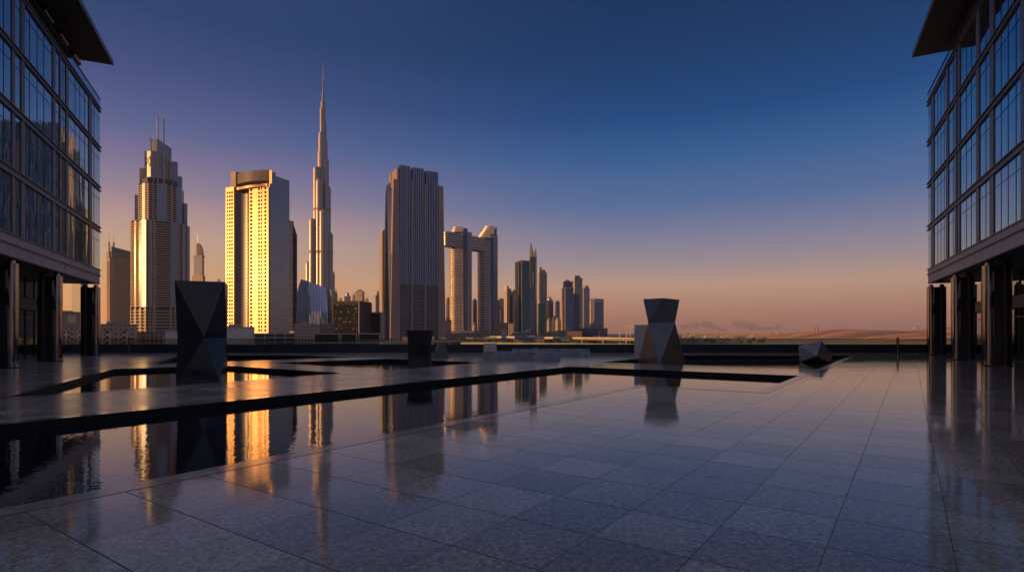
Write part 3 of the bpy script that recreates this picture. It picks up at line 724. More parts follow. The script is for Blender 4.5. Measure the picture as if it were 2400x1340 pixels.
b = MB(); b.box(hw+.05, hw+.9, -hd+1.0, hd+6, 0, T.hz(408,hw)); b.build('side_slab', M['grey_curtain'], t2)
b = MB(); b.box(hw+.2, hw+4, -hd+1.0, -hd+1.9, T.hz(430,hw), T.hz(399,hw)); b.box(hw-6, hw+.1, -hd+10, -hd+11, T.hz(415,hw), T.hz(398,hw)); b.build('crown_fin', M['gold_clad'], t2)
b = MB(); b.box(xb, hw+.02, -hd-3, -hd-.02, 0, T.hz(780,0)); b.box(-hw, xa, -hd-3, -hd-.02, 0, T.hz(768,0)); b.build('podium', M['gold_clad'], t2)
wins = []
nfl = 38; za, zb_ = T.hz(774,0), T.hz(447,0)
cols = []
for p0, p1_ in ((531.5,534.5),(536.5,540.5),(541.8,545.8)): cols.append((T.fx(p0), T.fx(p1_)))
for p0, p1_ in ((586,591.5),(605,609.3),(611.5,614.5),(619.5,624.2)): cols.append((T.fx(p0), T.fx(p1_)))
for fI in range(nfl):
    z = za+(zb_-za)*fI/(nfl-1)
    for c0, c1 in cols: wins.append((c0, c1, z-1.25, z+1.25))
wins.sort(key=lambda q: -q[3])
for c0, c1, z0, z1 in wins[:98]:
    MB().box(c0, c1, -hd-.06, -hd+.02, z0, z1).build('window', M['dark_win'], t2)
b = MB()
for c0, c1, z0, z1 in wins[98:]: b.box(c0, c1, -hd-.06, -hd+.02, z0, z1)
o = b.build('window', M['dark_win'], t2); o['kind'] = 'stuff'

# --- dark sloped tower behind it
T = Tower('skyscraper', 'dark glass tower with a sloping shoulder right behind the golden cream tower', 'tower', 660, 686, 695, 860, 12)
b = MB(); hw, hd = T.hw, T.hd
b.prism([(-hw,-hd),(hw,-hd),(hw,hd),(-hw,hd)], 0, 1, zt=[T.hz(506,0)]*4)
b.v = b.v[:4]+[(-hw,-hd,T.hz(505,0)),(hw,-hd,T.hz(520,0)),(hw,hd,T.hz(545,0)),(-hw,hd,T.hz(520,0))]
b.build('shaft', M['navy_curtain'], T.root)
T.box('edge_fin', M['navy_curtain'], hw-2.5, hw+.4, -hd-.4, -hd+2, 0, T.hz(519,0))
T.box('side_bay', M['blue_glass'], hw+.05, hw+3, -hd+4, hd-3, 0, T.hz(548,hw))
T.box('podium', M['brown_stone'], -hw-4, hw+6, -hd-6, -hd-.1, 0, T.hz(775,0))

# --- supertall needle
YB = 1735; tb = facing_empty('skyscraper', 'tallest needle tower of stepped silver tubes ending in a thin spire', 'tower', 757, YB, G)
SB = F*math.hypot(X(757,YB),YB)/YB**2; pb = lambda px: (px-757)/SB; hB = lambda py: Z(py,YB)-G
tubes = [(716,732,619,-6),(724,742,521,-16),(733.5,752,399,-10),(744,760.5,358,0),(745.5,760,330,4),(746,761,315,-2),(749.5,761,255,2),(769,785,641,-8),(762.5,780.5,551,-14),(757,775.5,443,-12),(755,771,375,-2),(752,768,330,2),(752,765.5,285,4),(751.5,763,240,3),(740,758,430,-22),(747,770,500,-24)]
for a, c, top, y in tubes:
    r = (pb(c)-pb(a))/2; cx_ = (pb(a)+pb(c))/2
    tu = MB().cyl(cx_, y, r, 0, hB(top), 28).build('stepped_tube', M['silver_glass'], tb, True)
    MB().cyl(cx_, y, r*.8, hB(top)+.05, hB(top)+5, 20).build('tube_cap', M['brown_stone'], tu, True)
b = MB(); b.cyl(pb(757),0,pb(761)-pb(757),hB(260),hB(217),16,pb(759.5)-pb(757)); b.cyl(pb(757.3),0,pb(759.5)-pb(757),hB(217),hB(190),12,pb(758)-pb(757))
b.build('pinnacle', M['silver_glass'], tb, True)
MB().cyl(pb(757.3),0,1.5,hB(190),hB(150),8,.7).build('spire', M['fin'], tb, True)
for zz_ in (593.5, 494.5):
    b = MB()
    for a, c, top, y in tubes:
        if top < zz_-15: b.cyl((pb(a)+pb(c))/2, y, (pb(c)-pb(a))/2+.25, hB(zz_+3), hB(zz_-3), 28)
    b.build('plant_band', M['brown_stone'], tb, True)
T_ = MB().box(pb(781), pb(790), -10, 20, 0, hB(684)); T_.build('podium_wing', M['silver_glass'], tb)

# --- striped glass block with slanting roof
Y = 820; e = facing_empty('office_block', 'low blue mirror glass block with slanting roof and vertical fins', 'building', 738, Y, G)
S_ = F*math.hypot(X(738,Y),Y)/Y**2; p_ = lambda px: (px-738)/S_; h_ = lambda py: Z(py,Y)-G
M['opus'] = mirror_glass('blue_mirror_glass', (.50,.70,1.0), .04, .2, .05)
prof = [(694,790),(697,700),(700,676),(706,656),(735,665),(764,675),(767,720),(769,790)]
b = MB(); n_ = len(prof)
b.add([(p_(a),-14+.25*abs(p_(a)-2),h_(c)) for a, c in prof]+[(p_(a)+6,30,h_(c)) for a, c in prof], [tuple(range(n_)), tuple(range(2*n_-1,n_-1,-1))]+[(i,(i+1)%n_,n_+(i+1)%n_,n_+i) for i in range(n_)])
b.build('glass_body', M['opus'], e)
b = MB()
for i in range(19):
    px = 698+i*3.6; f = (px-706)/58; top = 656+19*f if px > 706 else 656+(706-px)*2.6
    b.box(p_(px)-.22, p_(px)+.22, -15.2, -8, h_(792), h_(top+1))
b.build('fin', M['fin'], e)
b = MB(); b.add([(p_(764.2),-11,h_(675)),(p_(772),-4,h_(676)),(p_(778),2,h_(700)),(p_(780),4,h_(790)),(p_(769),-9,h_(790)),(p_(767),-10,h_(720)),(p_(764.2)+8,30,h_(675)),(p_(790),30,h_(790))],
   [(0,1,2,3,4,5),(0,6,7,3,2,1),(0,5,4,3,7,6)]); b.build('end_wall', M['navy_curtain'], e)

# --- dark cube office with frames, podium bays
T = Tower('office_block', 'squat black glass cube office with pale corner pilaster and wine coloured side', 'building', 781, 842, 871, 610, 9)
hw, hd = T.hw, T.hd; zt = T.hz(705,hw)
T.box('glass_front', M['black_grid'], -hw+.6, hw-.9, -hd, hd-1, 0, zt-2)
b = MB(); b.box(-hw, hw, -hd-.25, hd, zt-4, zt); b.box(-hw,-hw+.6,-hd-.25,hd,0,zt-4.01); b.build('frame', M['dark_red'], T.root)
T.box('pilaster', M['grey_wall'], hw-.9, hw+.2, -hd-.4, -hd+1.4, 0, zt+.2)
T.box('side_wall', M['dark_red'], hw-.85, hw+.05, -hd+1.45, hd-.6, 0, zt-4.1)
M['lit'] = None
lm, ln_, lb_ = new_mat('lit_window'); lb_.inputs['Base Color'].default_value = (.8,.7,.5,1); lb_.inputs['Emission Color'].default_value = (1,.86,.66,1); lb_.inputs['Emission Strength'].default_value = .55
lr = random.Random(5)
for i in range(34):
    x = -hw+1.5+lr.random()*(2*hw-4); z = 3.6*lr.randrange(7, 15)+1.9
    T.box('lit_window', lm, x, x+.42, -hd-.05, -hd-.01, z, z+.38)
T.box('pilaster', M['grey_wall'], hw-.4, hw+.3, hd-.55, hd+.3, 0, zt-1)
T = Tower('office_block', 'small grey gridded office block between the black cube and the brown slab tower', 'building', 868, 893, 901, 640, 10)
hw, hd = T.hw, T.hd; zt = T.hz(731,0)
T.box('front', M['black_grid'], -hw, hw-1, -hd, hd, 0, zt-1.5); T.box('cornice', M['grey_wall'], -hw-.2, hw, -hd-.3, hd, zt-1.45, zt); T.box('pilaster', M['grey_wall'], hw-.95, hw+.3, -hd-.3, hd, 0, zt-1.5)
Y = 430; e = facing_empty('podium_pavilion', 'low glazed pavilion of three stone framed bays just beyond the railing', 'building', 815, Y, G)
S_ = F*math.hypot(X(815,Y),Y)/Y**2; p_ = lambda px: (px-815)/S_; h_ = lambda py: Z(py,Y)-G
MB().box(p_(737.5),p_(893),.6,14,0,h_(782.5)).build('glazing', M['black_grid'], e)
b = MB()
for a, c in ((737,795.5),(797.5,837),(840,893)):
    b.box(p_(a),p_(a)+.8,-.2,.59,0,h_(783)); b.box(p_(c)-.8,p_(c),-.2,.59,0,h_(783)); b.box(p_(a),p_(c),-.2,.59,h_(783)+.003,h_(780.5))
b.build('stone_frame', M['grey_wall'], e)
MB().box(p_(735),p_(896),-3,14,h_(803.5),h_(801.5)).build('terrace_slab', M['white_wall'], e)

# --- brown slab tower with stone fins
T = Tower('skyscraper', 'tall dark slab tower with brown stone edge piers and vertical glass bays', 'tower', 903, 922, 1039, 1000, -27)
t3 = T.root; hw, hd = T.hw, T.hd; H3 = T.hz(388, -hw)
M['brown_pier'] = plain('brown_stone_pier', (.34,.25,.20), .5, scale=.03, var=.08)
x1, x2 = T.fx(937), T.fx(1027)
T.box('core', M['navy_curtain'], x1-1, x2, -hd+1, hd-1, 0, T.hz(400, 0))
def slope_pier(xt0, xt1, xb0, xb1, zt, y0, y1):
    b = MB(); vs = [(xb0,y0,0),(xb1,y0,0),(xb1,y1,0),(xb0,y1,0),(xt0,y0,zt),(xt1,y0,zt),(xt1,y1,zt),(xt0,y1,zt)]
    b.add(vs, [(0,3,2,1),(4,5,6,7),(0,1,5,4),(1,2,6,5),(2,3,7,6),(3,0,4,7)]); return b
slope_pier(T.fx(922),T.fx(935),T.fx(914),T.fx(937),T.hz(420,-hw),-hd-2,-hd+8).build('edge_pier', M['brown_pier'], t3)
slope_pier(T.fx(922)+.5,T.fx(933),T.fx(914)+.5,T.fx(935),T.hz(428,-hw),hd-6,hd).build('edge_pier', M['brown_pier'], t3)
T.box('side_glass', M['navy_curtain'], T.fx(923), T.fx(934), -hd+8.1, hd-6.1, 0, T.hz(436,-hw))
T.box('side_beam', M['brown_pier'], T.fx(922), T.fx(935), -hd+8.1, hd-6.1, T.hz(436,-hw)+.01, T.hz(421,-hw))
slope_pier(T.fx(1027),T.fx(1038),T.fx(1026),T.fx(1044),T.hz(437,hw),-hd-2,hd).build('edge_pier', M['brown_pier'], t3)
zl = T.hz(668, 0)
bays = [(937,962,386),(967,994,392),(998,1027,400)]
for a, c, top in bays:
    xa, xb = T.fx(a), T.fx(c)
    bay = T.box('glass_bay', M['navy_curtain'], xa, xb, -hd-.6, -hd+.95, zl, T.hz(top+6,(xa+xb)/2))
    T.box('louvre_base', M['louvre_grey'], xa, xb, -hd-.5, -hd+.9, 0, zl-.05)
    b = MB()
    for k_ in range(5):
        x = xa+(xb-xa)*(k_+.5)/5; b.box(x-.55, x+.55, -hd-.72, -hd-.62, zl, T.hz(top,(xa+xb)/2))
    b.build('fin', M['fin'], bay)
    T.box('roof_screen', M['navy_curtain'], xa+.3, xb-.3, -hd+.96, -hd+14, T.hz(425,0), T.hz(top+2,(xa+xb)/2))
for a in (964.5, 996): T.box('stone_fin', M['brown_pier'], T.fx(a-2), T.fx(a+2), -hd-3, -hd+.9, 0, T.hz(424 if a < 980 else 430, 0))
T.box('crown_block', M['brown_pier'], T.fx(931), T.fx(937)-.05, -hd+1, hd-2, T.hz(432,-hw), T.hz(392,-hw))

# --- golden tower tucked behind it
T = Tower('skyscraper', 'slim orange lit tower with a diagonal edge tucked behind the brown slab tower', 'tower', 889, 896, 912, 1250, -25)
hw, hd = T.hw, T.hd
T.box('shaft', M['tan_grid'], -hw, hw, -hd, hd, 0, T.hz(541,0)); T.box('roof_plant', M['white_wall'], -hw+3, -hw+9, -hd+3, hd-3, T.hz(541,0)+.01, T.hz(537,0))
T.box('edge_fin', M['brown_stone'], hw*.2, hw*.2+3, -hd-1, -hd-.02, 0, T.hz(560,0))
T = Tower('tower_block', 'short slim pale tower standing left of the orange lit tower', 'tower', 879, 881, 889, 1350, -25)
T.box('shaft', M['grey_curtain'], -T.hw, T.hw, -T.hd, T.hd, 0, T.hz(692,0)); T.box('upper_shaft', M['tan_grid'], -T.hw*.2, T.hw*.9, -T.hd*.7, T.hd*.7, T.hz(692,0)+.01, T.hz(682,0))

# --- twin towers joined by a sky bridge
M['slab_band'] = plain('white_balcony_band', (.62,.53,.45), .35, .35, scale=.05, var=.08)
M['band_core'] = facade('band_recess_glass', (.16,.15,.15), (.13,.12,.12), 3.7, 3.0, (.1,.9), (.2,.9), .4, .12, .7)
Yt = 1290; e = facing_empty('twin_towers', 'pale twin towers joined near the top by a cantilevered sky bridge', 'tower', 1104, Yt, G)
S_ = F*math.hypot(X(1104,Yt),Yt)/Yt**2; p_ = lambda px: (px-1104)/S_; h_ = lambda py: Z(py,Yt)-G
def capsule(x0, x1, y0, y1, nL=10, flatR=True):
    r = (y1-y0)/2; cy = (y0+y1)/2; pts = [(x1,y0),(x1,y1)]
    pts += [(x0+r*1.0-r*math.sin(math.pi*i/nL), cy+r*math.cos(math.pi*i/nL)) for i in range(nL+1)]
    return pts
def banded(name, poly, z0, z1, root, floor=4.3, k=.93, mat=None):
    cxm = sum(p[0] for p in poly)/len(poly); cym = sum(p[1] for p in poly)/len(poly)
    inn = [(cxm+(x-cxm)*k, cym+(y-cym)*k) for x, y in poly]
    c_ = MB().prism(inn, z0, z1).build(name, M['band_core'], root)
    b = MB(); z = z0
    while z < z1: b.prism(poly, z+.01, min(z+2.0, z1+.5)); z += floor
    b.build('floor_band', mat or M['slab_band'], c_)
    return c_
kk = 1+64/Yt
p0_ = p_
for (a, s0, s1_, c, top, yy) in ((1053,1086,1096,1106,546,0),(1117,1148,1155,1165,548,64)):
    p_ = (lambda px: p0_(px)) if yy == 0 else (lambda px: p0_(px)*kk+1.5)
    banded('tower_shaft', capsule(p_(a), p_(s0), yy-17, yy+17), 0, h_(top+6), e)
    MB().box(p_(s0)+.05, p_(s1_), yy-16, yy+14, 0, h_(538 if a < 1100 else 540)).build('core_strip', M['navy_curtain'], e)
    b_ = banded('tower_wing', [(p_(s1_)+.1,yy-15),(p_(c),yy-12),(p_(c),yy+14),(p_(s1_)+.1,yy+14)], 0, h_(546 if a < 1100 else 541), e)
    MB().box(p_(a-8), p_(c)+6, yy-24, yy+20, 0, h_(775)).build('podium', M['grey_wall'], e)
# sloping-in-perspective bridge: runs straight, left end nearer
p_ = p0_; ang = R(-44)
br = bpy.data.objects.new('sky_bridge', None)
bl = lambda u, v: (p_(1050)+u*math.cos(-ang)-v*math.sin(-ang)-0, -22+u*math.sin(-ang)+v*math.cos(-ang))
pts = [bl(-7,1)]+[bl(-9+9*(1-math.sin(math.pi*i/8)), -9*math.cos(math.pi*i/8)) for i in range(9)]+[bl(88,9),bl(88,-9)]
pts = [bl(-5-7*math.sin(math.pi*i/8), 9*math.cos(math.pi*i/8)) for i in range(9)]+[bl(128,-9),bl(128,9)]
banded('sky_bridge', pts, h_(580), h_(549), e, 5.2, .95)
MB().prism([bl(-3,7),bl(-3,-7),bl(126,-7),bl(126,7)], h_(583), h_(580)-.05).build('bridge_belly', M['navy_curtain'], e)
b = MB(); b.prism(capsule(p_(1058),p_(1086),-12,12), h_(546)+.5, h_(539)); b.prism(capsule(p_(1062),p_(1086),-8,8), h_(539), h_(533)); b.build('roof_deck', M['slab_band'], e)
b = MB()
for i in range(7): b.prism(capsule(p_(1118+i*2.8)*kk, p_(1158)*kk, 48+i*.4, 80-i*.4), h_(556-i*4.2)+8, h_(553.4-i*4.2)+9)
MB().prism(capsule(p_(1128)*kk,p_(1164)*kk,52,78), h_(553), h_(536)+8).build('dome_core', M['band_core'], e)
b.box(p_(1143)*kk, p_(1165)*kk, 54, 76, h_(536)+8.1, h_(531)+9); b.build('stepped_dome', M['slab_band'], e)

# --- generic slim towers: pxL, corner, pxR, top row, depth, turn, material, crown
def slim(label, pxL, pxC, pxR, top, Y, th, mat, crown='plant', name='tower_block', lo=None, cat='tower'):
    T = Tower(name, label, cat, pxL, pxC, pxR, Y, th)
    hw, hd = T.hw, T.hd; zt = T.hz(top, 0)
    T.box('shaft', M[mat], -hw, hw, -hd, hd, 0, zt)
    T.box('parapet', M['grey_wall'], -hw-.3, hw+.3, -hd-.3, hd+.3, zt+.01, zt+1.6)
    if crown in ('plant','mast'): T.box('roof_plant', M['grey_wall'], -hw*.55, hw*.5, -hd*.5, hd*.6, zt+1.61, zt+6+hw*.15)
    if crown == 'mast': MB().bar((hw*.2,0,zt+6),(hw*.2,0,zt+24),.5).build('mast', M['fin'], T.root)
    if crown == 'stepped': T.box('setback', M[mat], -hw*.7, hw*.7, -hd*.7, hd*.7, zt+1.61, zt+12); T.box('setback', M[mat], -hw*.4, hw*.4, -hd*.4, hd*.4, zt+12.01, zt+19)
    if crown == 'dome': MB().cyl(0,0,hw*.75,zt+1.6,zt+8,16,hw*.7).cyl(0,0,hw*.7,zt+8,zt+14,16,hw*.25).build('dome', M['grey_curtain'], T.root, True)
    if crown == 'fin': T.box('crown_fin', M['white_wall'], -hw, -hw*.35, -hd, hd, zt+1.61, zt+16); T.box('roof_plant', M['grey_wall'], -hw*.3, hw*.7, -hd*.5, hd*.5, zt+1.61, zt+9)
    if crown == 'spire':
        b = MB(); b.prism([(-hw*.8,-hd*.8),(hw*.8,-hd*.8),(hw*.8,hd*.8),(-hw*.8,hd*.8)], zt+1.6, zt+hw*1.7, [(-.3,-.3),(.3,-.3),(.3,.3),(-.3,.3)]); b.build('pyramid_roof', M['grey_wall'], T.root)
        MB().bar((0,0,zt+hw*1.5),(0,0,zt+hw*2.9),.7).build('spire', M['fin'], T.root)
    if lo: T.box('podium', M[lo], -hw-5, hw+5, -hd-5, hd+5, 0, T.hz(772,0))
    return T
# left of the golden tower: brown tower with two masts and sloping roof wall
T = Tower('skyscraper', 'brown gridded tower with sloping roof wall and two thin masts, far left', 'tower', 246, 258, 316, 1000, -46, depth=30)
hw, hd = T.hw, T.hd; zt = T.hz(604, -hw)
T.box('shaft', M['brown_tower'], -hw, hw, -hd, hd, 0, zt)
b = MB(); b.prism([(-hw+2,-hd-.4),(hw,-hd-.4),(hw,-hd+8),(-hw+2,-hd+8)], zt+.01, zt+20, zt=[T.hz(577,-hw),T.hz(592,hw),T.hz(592,hw),T.hz(577,-hw)]); b.build('roof_wall', M['grey_wall'], T.root)
b = MB(); z = 10
while z < zt-6: b.box(-hw-1.6, -hw-.02, -hd+5, hd-5, z, z+1.4); z += 3.6
b.box(-hw-1.3, -hw-.02, -.6, .6, 8, zt-4); b.build('balcony_stack', M['balcony'], T.root)
T.box('corner_pier', M['tan_plain'], -hw-.8, -hw+7, -hd-.9, -hd-.02, 0, zt)
T.box('roof_block', M['grey_wall'], -hw-.8, -hw+9, -hd+4, hd-4, zt+.01, T.hz(588,-hw))
for xx in (-hw+1, -hw+8): T.box('crown_blade', M['tan_plain'], xx-1, xx+1, -3, 3, T.hz(600,-hw), T.hz(565,-hw)); MB().bar((xx,0,T.hz(565,-hw)),(xx,0,T.hz(545,-hw)),.45).build('mast', M['fin'], T.root)
T = slim('hazy grey tower seen through the gap under the left office building', 168, 190, 206, 600, 1230, 30, 'grey_curtain', 'stepped')
T.box('side_bay', M['tan_plain'], -T.hw-6, -T.hw-.05, -T.hd+5, T.hd-5, 0, T.hz(690,0))
# tower with sail crown
T = Tower('skyscraper', 'pale tower with curved sail crown and spire peeping beside the twin mast tower', 'tower', 450, 475, 481, 1500, 10)
hw, hd = T.hw, T.hd
T.box('shaft', M['tan_plain'], -hw, hw, -hd, hd, 0, T.hz(646,0)); T.box('upper_shaft', M['grey_curtain'], -hw*.72, hw*.85, -hd*.8, hd*.8, T.hz(646,0)+.01, T.hz(602,0)); T.box('cornice', M['brown_stone'], -hw*.85, hw*.95, -hd*.9, hd*.9, T.hz(602,0)+.01, T.hz(599,0))
b = MB(); zc0, zc1 = T.hz(599,0)+.02, T.hz(569,0); vs = []
for i in range(9): f = i/8; vs.append((-hw*.2+hw*1.05*math.cos(f*math.pi/2), zc0+(zc1-zc0)*math.sin(f*math.pi/2)))
pl = [(-hw*.2, zc0)]+vs; n_ = len(pl)
b.add([(x,-hd*.5,z) for x, z in pl]+[(x,hd*.5,z) for x, z in pl], [tuple(range(n_)), tuple(range(2*n_-1,n_-1,-1))]+[(i,(i+1)%n_,n_+(i+1)%n_,n_+i) for i in range(n_)])
b.build('sail_crown', facade('sail_louvre',(.35,.30,.26),(.18,.15,.13),3.0,100,(.35,.95),(-1,2)), T.root)
T.box('crown_fin', M['tan_plain'], -hw*.42, -hw*.21, -hd*.5, hd*.5, zc0, T.hz(573,0))
MB().bar((-hw*.15,0,zc1-4),(-hw*.15,0,T.hz(548,0)),.7).build('spire', M['fin'], T.root)
slim('tiny tower with a pointed pyramid roof above the black hourglass sculpture', 506, 516, 519, 661, 2300, 12, 'grey_curtain', 'spire')
slim('faint stepped pale tower right behind the needle tower', 782, 789, 791, 690, 2000, 8, 'tan_plain', 'stepped')
slim('small domed grey tower low on the skyline right of the needle', 807, 818, 822, 694, 2100, 10, 'blue_glass', 'dome')
slim('squarish gold edged block on the skyline above the black cube office', 832, 849, 854, 684, 1700, 14, 'tan_grid', 'plant')
slim('tiny hazy block left of the small domed tower', 793, 799, 802, 701, 2300, 10, 'tan_plain', 'plant')
slim('tiny hazy block between domed tower and gold edged block', 825, 830, 833, 699, 2300, 10, 'grey_curtain', 'stepped')
slim('tiny hazy flat block right of the gold edged block', 854, 861, 864, 702, 2300, 10, 'tan_plain', 'plant')
slim('thin gold lit tower left of the twin towers', 1046, 1048, 1056, 702, 1700, -20, 'tan_plain', 'plant')
slim('small blue tower seen between the twin towers', 1107, 1109, 1118, 704, 1900, -20, 'blue_glass', 'plant')
slim('low white gridded block at the foot of the left twin tower', 1043, 1045, 1058, 752, 1100, -20, 'tan_grid', 'plant', cat='building')
slim('small orange house at the foot between the twin towers', 1109, 1111, 1119, 762, 1450, -30, 'tan_plain', 'plant', cat='building')
slim('broad pale orange block far behind, right of the twin towers', 1163, 1168, 1186, 704, 2400, -25, 'tan_plain', 'plant')
slim('grey blue tower just right of the twin towers', 1160, 1163, 1174, 717, 1800, -25, 'blue_glass', 'stepped')
slim('second lower grey blue tower right of the twin towers', 1172, 1174, 1182, 724, 1750, -25, 'blue_glass', 'plant')
T = slim('orange lit residential tower with paired fins left of the green glass tower', 1181, 1188, 1202, 684, 1500, -38, 'tan_plain', 'fin')
T.box('corner_fin', M['tan_plain'], -T.hw-.8, -T.hw+3, -T.hd-1, -T.hd-.02, 0, T.hz(680,0)); T.box('navy_bay', M['navy_curtain'], 0, T.hw*.9, -T.hd-.6, -T.hd-.02, 0, T.hz(690,0))  # navy curtain-wall bay on the front, right of centre
slim('slim gridded tower squeezed behind the green glass tower', 1199, 1202, 1211, 684, 1800, -25, 'tan_grid', 'plant')
# green glass double slab
T = Tower('skyscraper', 'green glass tower of two slabs split by a dark slot', 'tower', 1208, 1216, 1240, 1250, -22)
hw, hd = T.hw, T.hd; xm = T.fx(1220)
T.box('slab', M['brown_pier'], -hw, T.fx(1217), -hd, hd, 0, T.hz(613,-hw)); T.box('slot', M['core'], T.fx(1217)+.05, xm-.05, -hd+6, hd-2, 0, T.hz(616,0))
T.box('slab', M['green_glass'], xm, hw, -hd-4, hd, 0, T.hz(611,0)); T.box('edge_frame', M['white_wall'], xm-.5, xm+2.2, -hd-4.8, -hd-4.05, 0, T.hz(610,0))
T.box('side_slab', M['green_glass'], -hw-2, -hw-.05, -hd+2, hd-3, 0, T.hz(613,-hw))
# dark tower with horn crown
T = Tower('skyscraper', 'dark tower topped by two curved open horns', 'tower', 1239, 1253, 1260, 1500, 20)
hw, hd = T.hw, T.hd; z0 = T.hz(602,0)
oct_ = [(-hw,-hd*.5),(-hw*.5,-hd),(hw*.5,-hd),(hw,-hd*.5),(hw,hd*.5),(hw*.5,hd),(-hw*.5,hd),(-hw,hd*.5)]
MB().prism(oct_, 0, z0).build('shaft', M['navy_curtain'], T.root)
for sx, top in ((-1, 567), (1, 580)):
    b = MB(); z1 = T.hz(top,0); prev = None
    for i in range(9):
        f = i/8; z = z0+(z1-z0)*f; o = hw*(.95-.05*f) if sx < 0 else hw*(.9+.08*f*f); i_ = o-hw*(1.0*(1-f)**.7+.03)*(1 if sx < 0 else .7)
        ring = [(sx*o,-hd*.6*(1-f*.8),z),(sx*i_,-hd*.6*(1-f*.8),z),(sx*i_,hd*.6*(1-f*.8),z),(sx*o,hd*.6*(1-f*.8),z)]
        if prev:
            b.add(prev+ring, [(0,1,5,4),(1,2,6,5),(2,3,7,6),(3,0,4,7)]+([(4,5,6,7)] if i == 8 else []))
        prev = ring
    b.build('horn', facade('horn_lattice',(.30,.27,.25),(.10,.09,.09),4,3,(.3,.9),(.25,.8)), T.root)
T.box('side_fin', M['fin'], hw*.45, hw*.55, -hd-1, -hd-.02, 0, T.hz(640,0))
slim('lower blue slab leaning in front of the dark horned tower', 1238, 1241, 1253, 676, 1350, -22, 'blue_glass', 'fin')
T = slim('tan gridded tower with gold lit crown right of the horned tower', 1261, 1264, 1282, 640, 1550, -20, 'tan_grid', 'fin')
MB().bar((T.hw*.3,0,T.hz(636,0)),(T.hw*.3,0,T.hz(628,0)),.6).build('mast', M['fin'], T.root)
slim('low green glass block before the tan gridded tower', 1260, 1263, 1277, 712, 1300, -20, 'green_glass', 'plant')
slim('blue tower with rounded top frames right of the tan gridded tower', 1279, 1283, 1297, 705, 1900, -20, 'blue_glass', 'dome')
slim('narrow far blue grey tower standing alone in a sky gap', 1301, 1304, 1312, 708, 2200, -20, 'blue_glass', 'plant')
slim('left one of two small bright orange towers', 1282, 1286, 1295, 752, 1700, -60, 'tan_plain', 'plant')
slim('right one of two small bright orange towers', 1303, 1307, 1315, 750, 1700, -60, 'tan_plain', 'plant')
slim('dull low tower between the two small orange towers', 1294, 1297, 1304, 745, 1800, -20, 'grey_curtain', 'plant')
# framed dark blue tower
T = Tower('skyscraper', 'dark blue tower framed in pale orange with a peaked dark cap', 'tower', 1317, 1324, 1344, 1450, -24)
hw, hd = T.hw, T.hd; zt = T.hz(675,0)
T.box('shaft', M['blue_glass'], -hw, hw, -hd, hd, 0, zt)
b = MB(); b.box(-hw-.4,-hw+1.6,-hd-1.4,-hd-.02,0,zt+2); b.box(hw-2.4,hw-.8,-hd-1.4,-hd-.02,T.hz(720,0),zt+2); b.box(-hw+1.61,hw-2.41,-hd-1.4,-hd-.02,zt-1,zt+2); b.box(0,hw-2.41,-hd-1.4,-hd-.02,T.hz(719,0),T.hz(717,0)); b.build('pale_frame', M['tan_plain'], T.root)
T.box('cap', M['navy_curtain'], -hw*.8, hw*.95, -hd*.8, hd*.8, zt+.01, T.hz(659,0))
b = MB(); b.prism([(-hw*.75,-hd*.7),(hw*.45,-hd*.7),(hw*.45,hd*.7),(-hw*.75,hd*.7)], T.hz(659,0)+.01, T.hz(655,0), [(-hw*.3,-hd*.1),(hw*.1,-hd*.1),(hw*.1,hd*.1),(-hw*.3,hd*.1)]); b.build('peaked_roof', M['brown_stone'], T.root)
T.box('side_wing', M['tan_grid'], -hw-5, -hw-.45, -hd+4, hd-4, 0, T.hz(708,0))
T = slim('tan tower with bright open crown behind the framed dark blue tower', 1343, 1347, 1365, 652, 1600, -22, 'tan_grid', 'plant')
T.box('crown_fin', M['white_wall'], -T.hw, -T.hw+3, -T.hd, T.hd, T.hz(651,0), T.hz(645,0)); MB().bar((T.hw*.3,0,T.hz(648,0)),(T.hw*.3,0,T.hz(628,0)),.45).build('mast', M['fin'], T.root)
slim('dim blue block low in front of the tan open crowned tower', 1341, 1344, 1358, 690, 1500, -22, 'navy_curtain', 'plant')
T = slim('grey ribbed tower with a dark drum roof', 1364, 1368, 1382, 676, 1650, -22, 'grey_curtain', 'none')
MB().cyl(0,0,T.hw*.8,T.hz(676,0)+1.7,T.hz(669,0),16).build('drum', M['brown_stone'], T.root, True)
T.box('corner_fin', M['white_wall'], -T.hw-.5, -T.hw+1.5, -T.hd-1, -T.hd-.02, 0, T.hz(678,0))
# rounded box tower with lit slot
T = Tower('skyscraper', 'broad rounded grey tower with a pale slot near its top, last on the right', 'tower', 1386, 1389, 1417, 1750, -14, depth=40)
hw, hd = T.hw, T.hd; zt = T.hz(700,0)
MB().prism([(-hw,-hd+6),(-hw+6,-hd),(hw-6,-hd),(hw,-hd+6),(hw,hd),(-hw,hd)], 0, zt-3).prism([(-hw+.5,-hd+6.5),(-hw+6.5,-hd+.5),(hw-6.5,-hd+.5),(hw-.5,-hd+6.5),(hw-.5,hd-1),(-hw+.5,hd-1)], zt-3, zt).build('shaft', M['blue_glass'], T.root)
T.box('slot', M['white_wall'], -hw*.5, hw*.5, -hd-.5, -hd-.02, zt-9, zt-5); MB().bar((-hw*.2,0,zt),(-hw*.2,0,zt+9),.5).build('mast', M['fin'], T.root)
T.box('side_bay', M['tan_plain'], -hw-2.5, -hw-.05, -hd+7, hd-5, 0, zt-4)

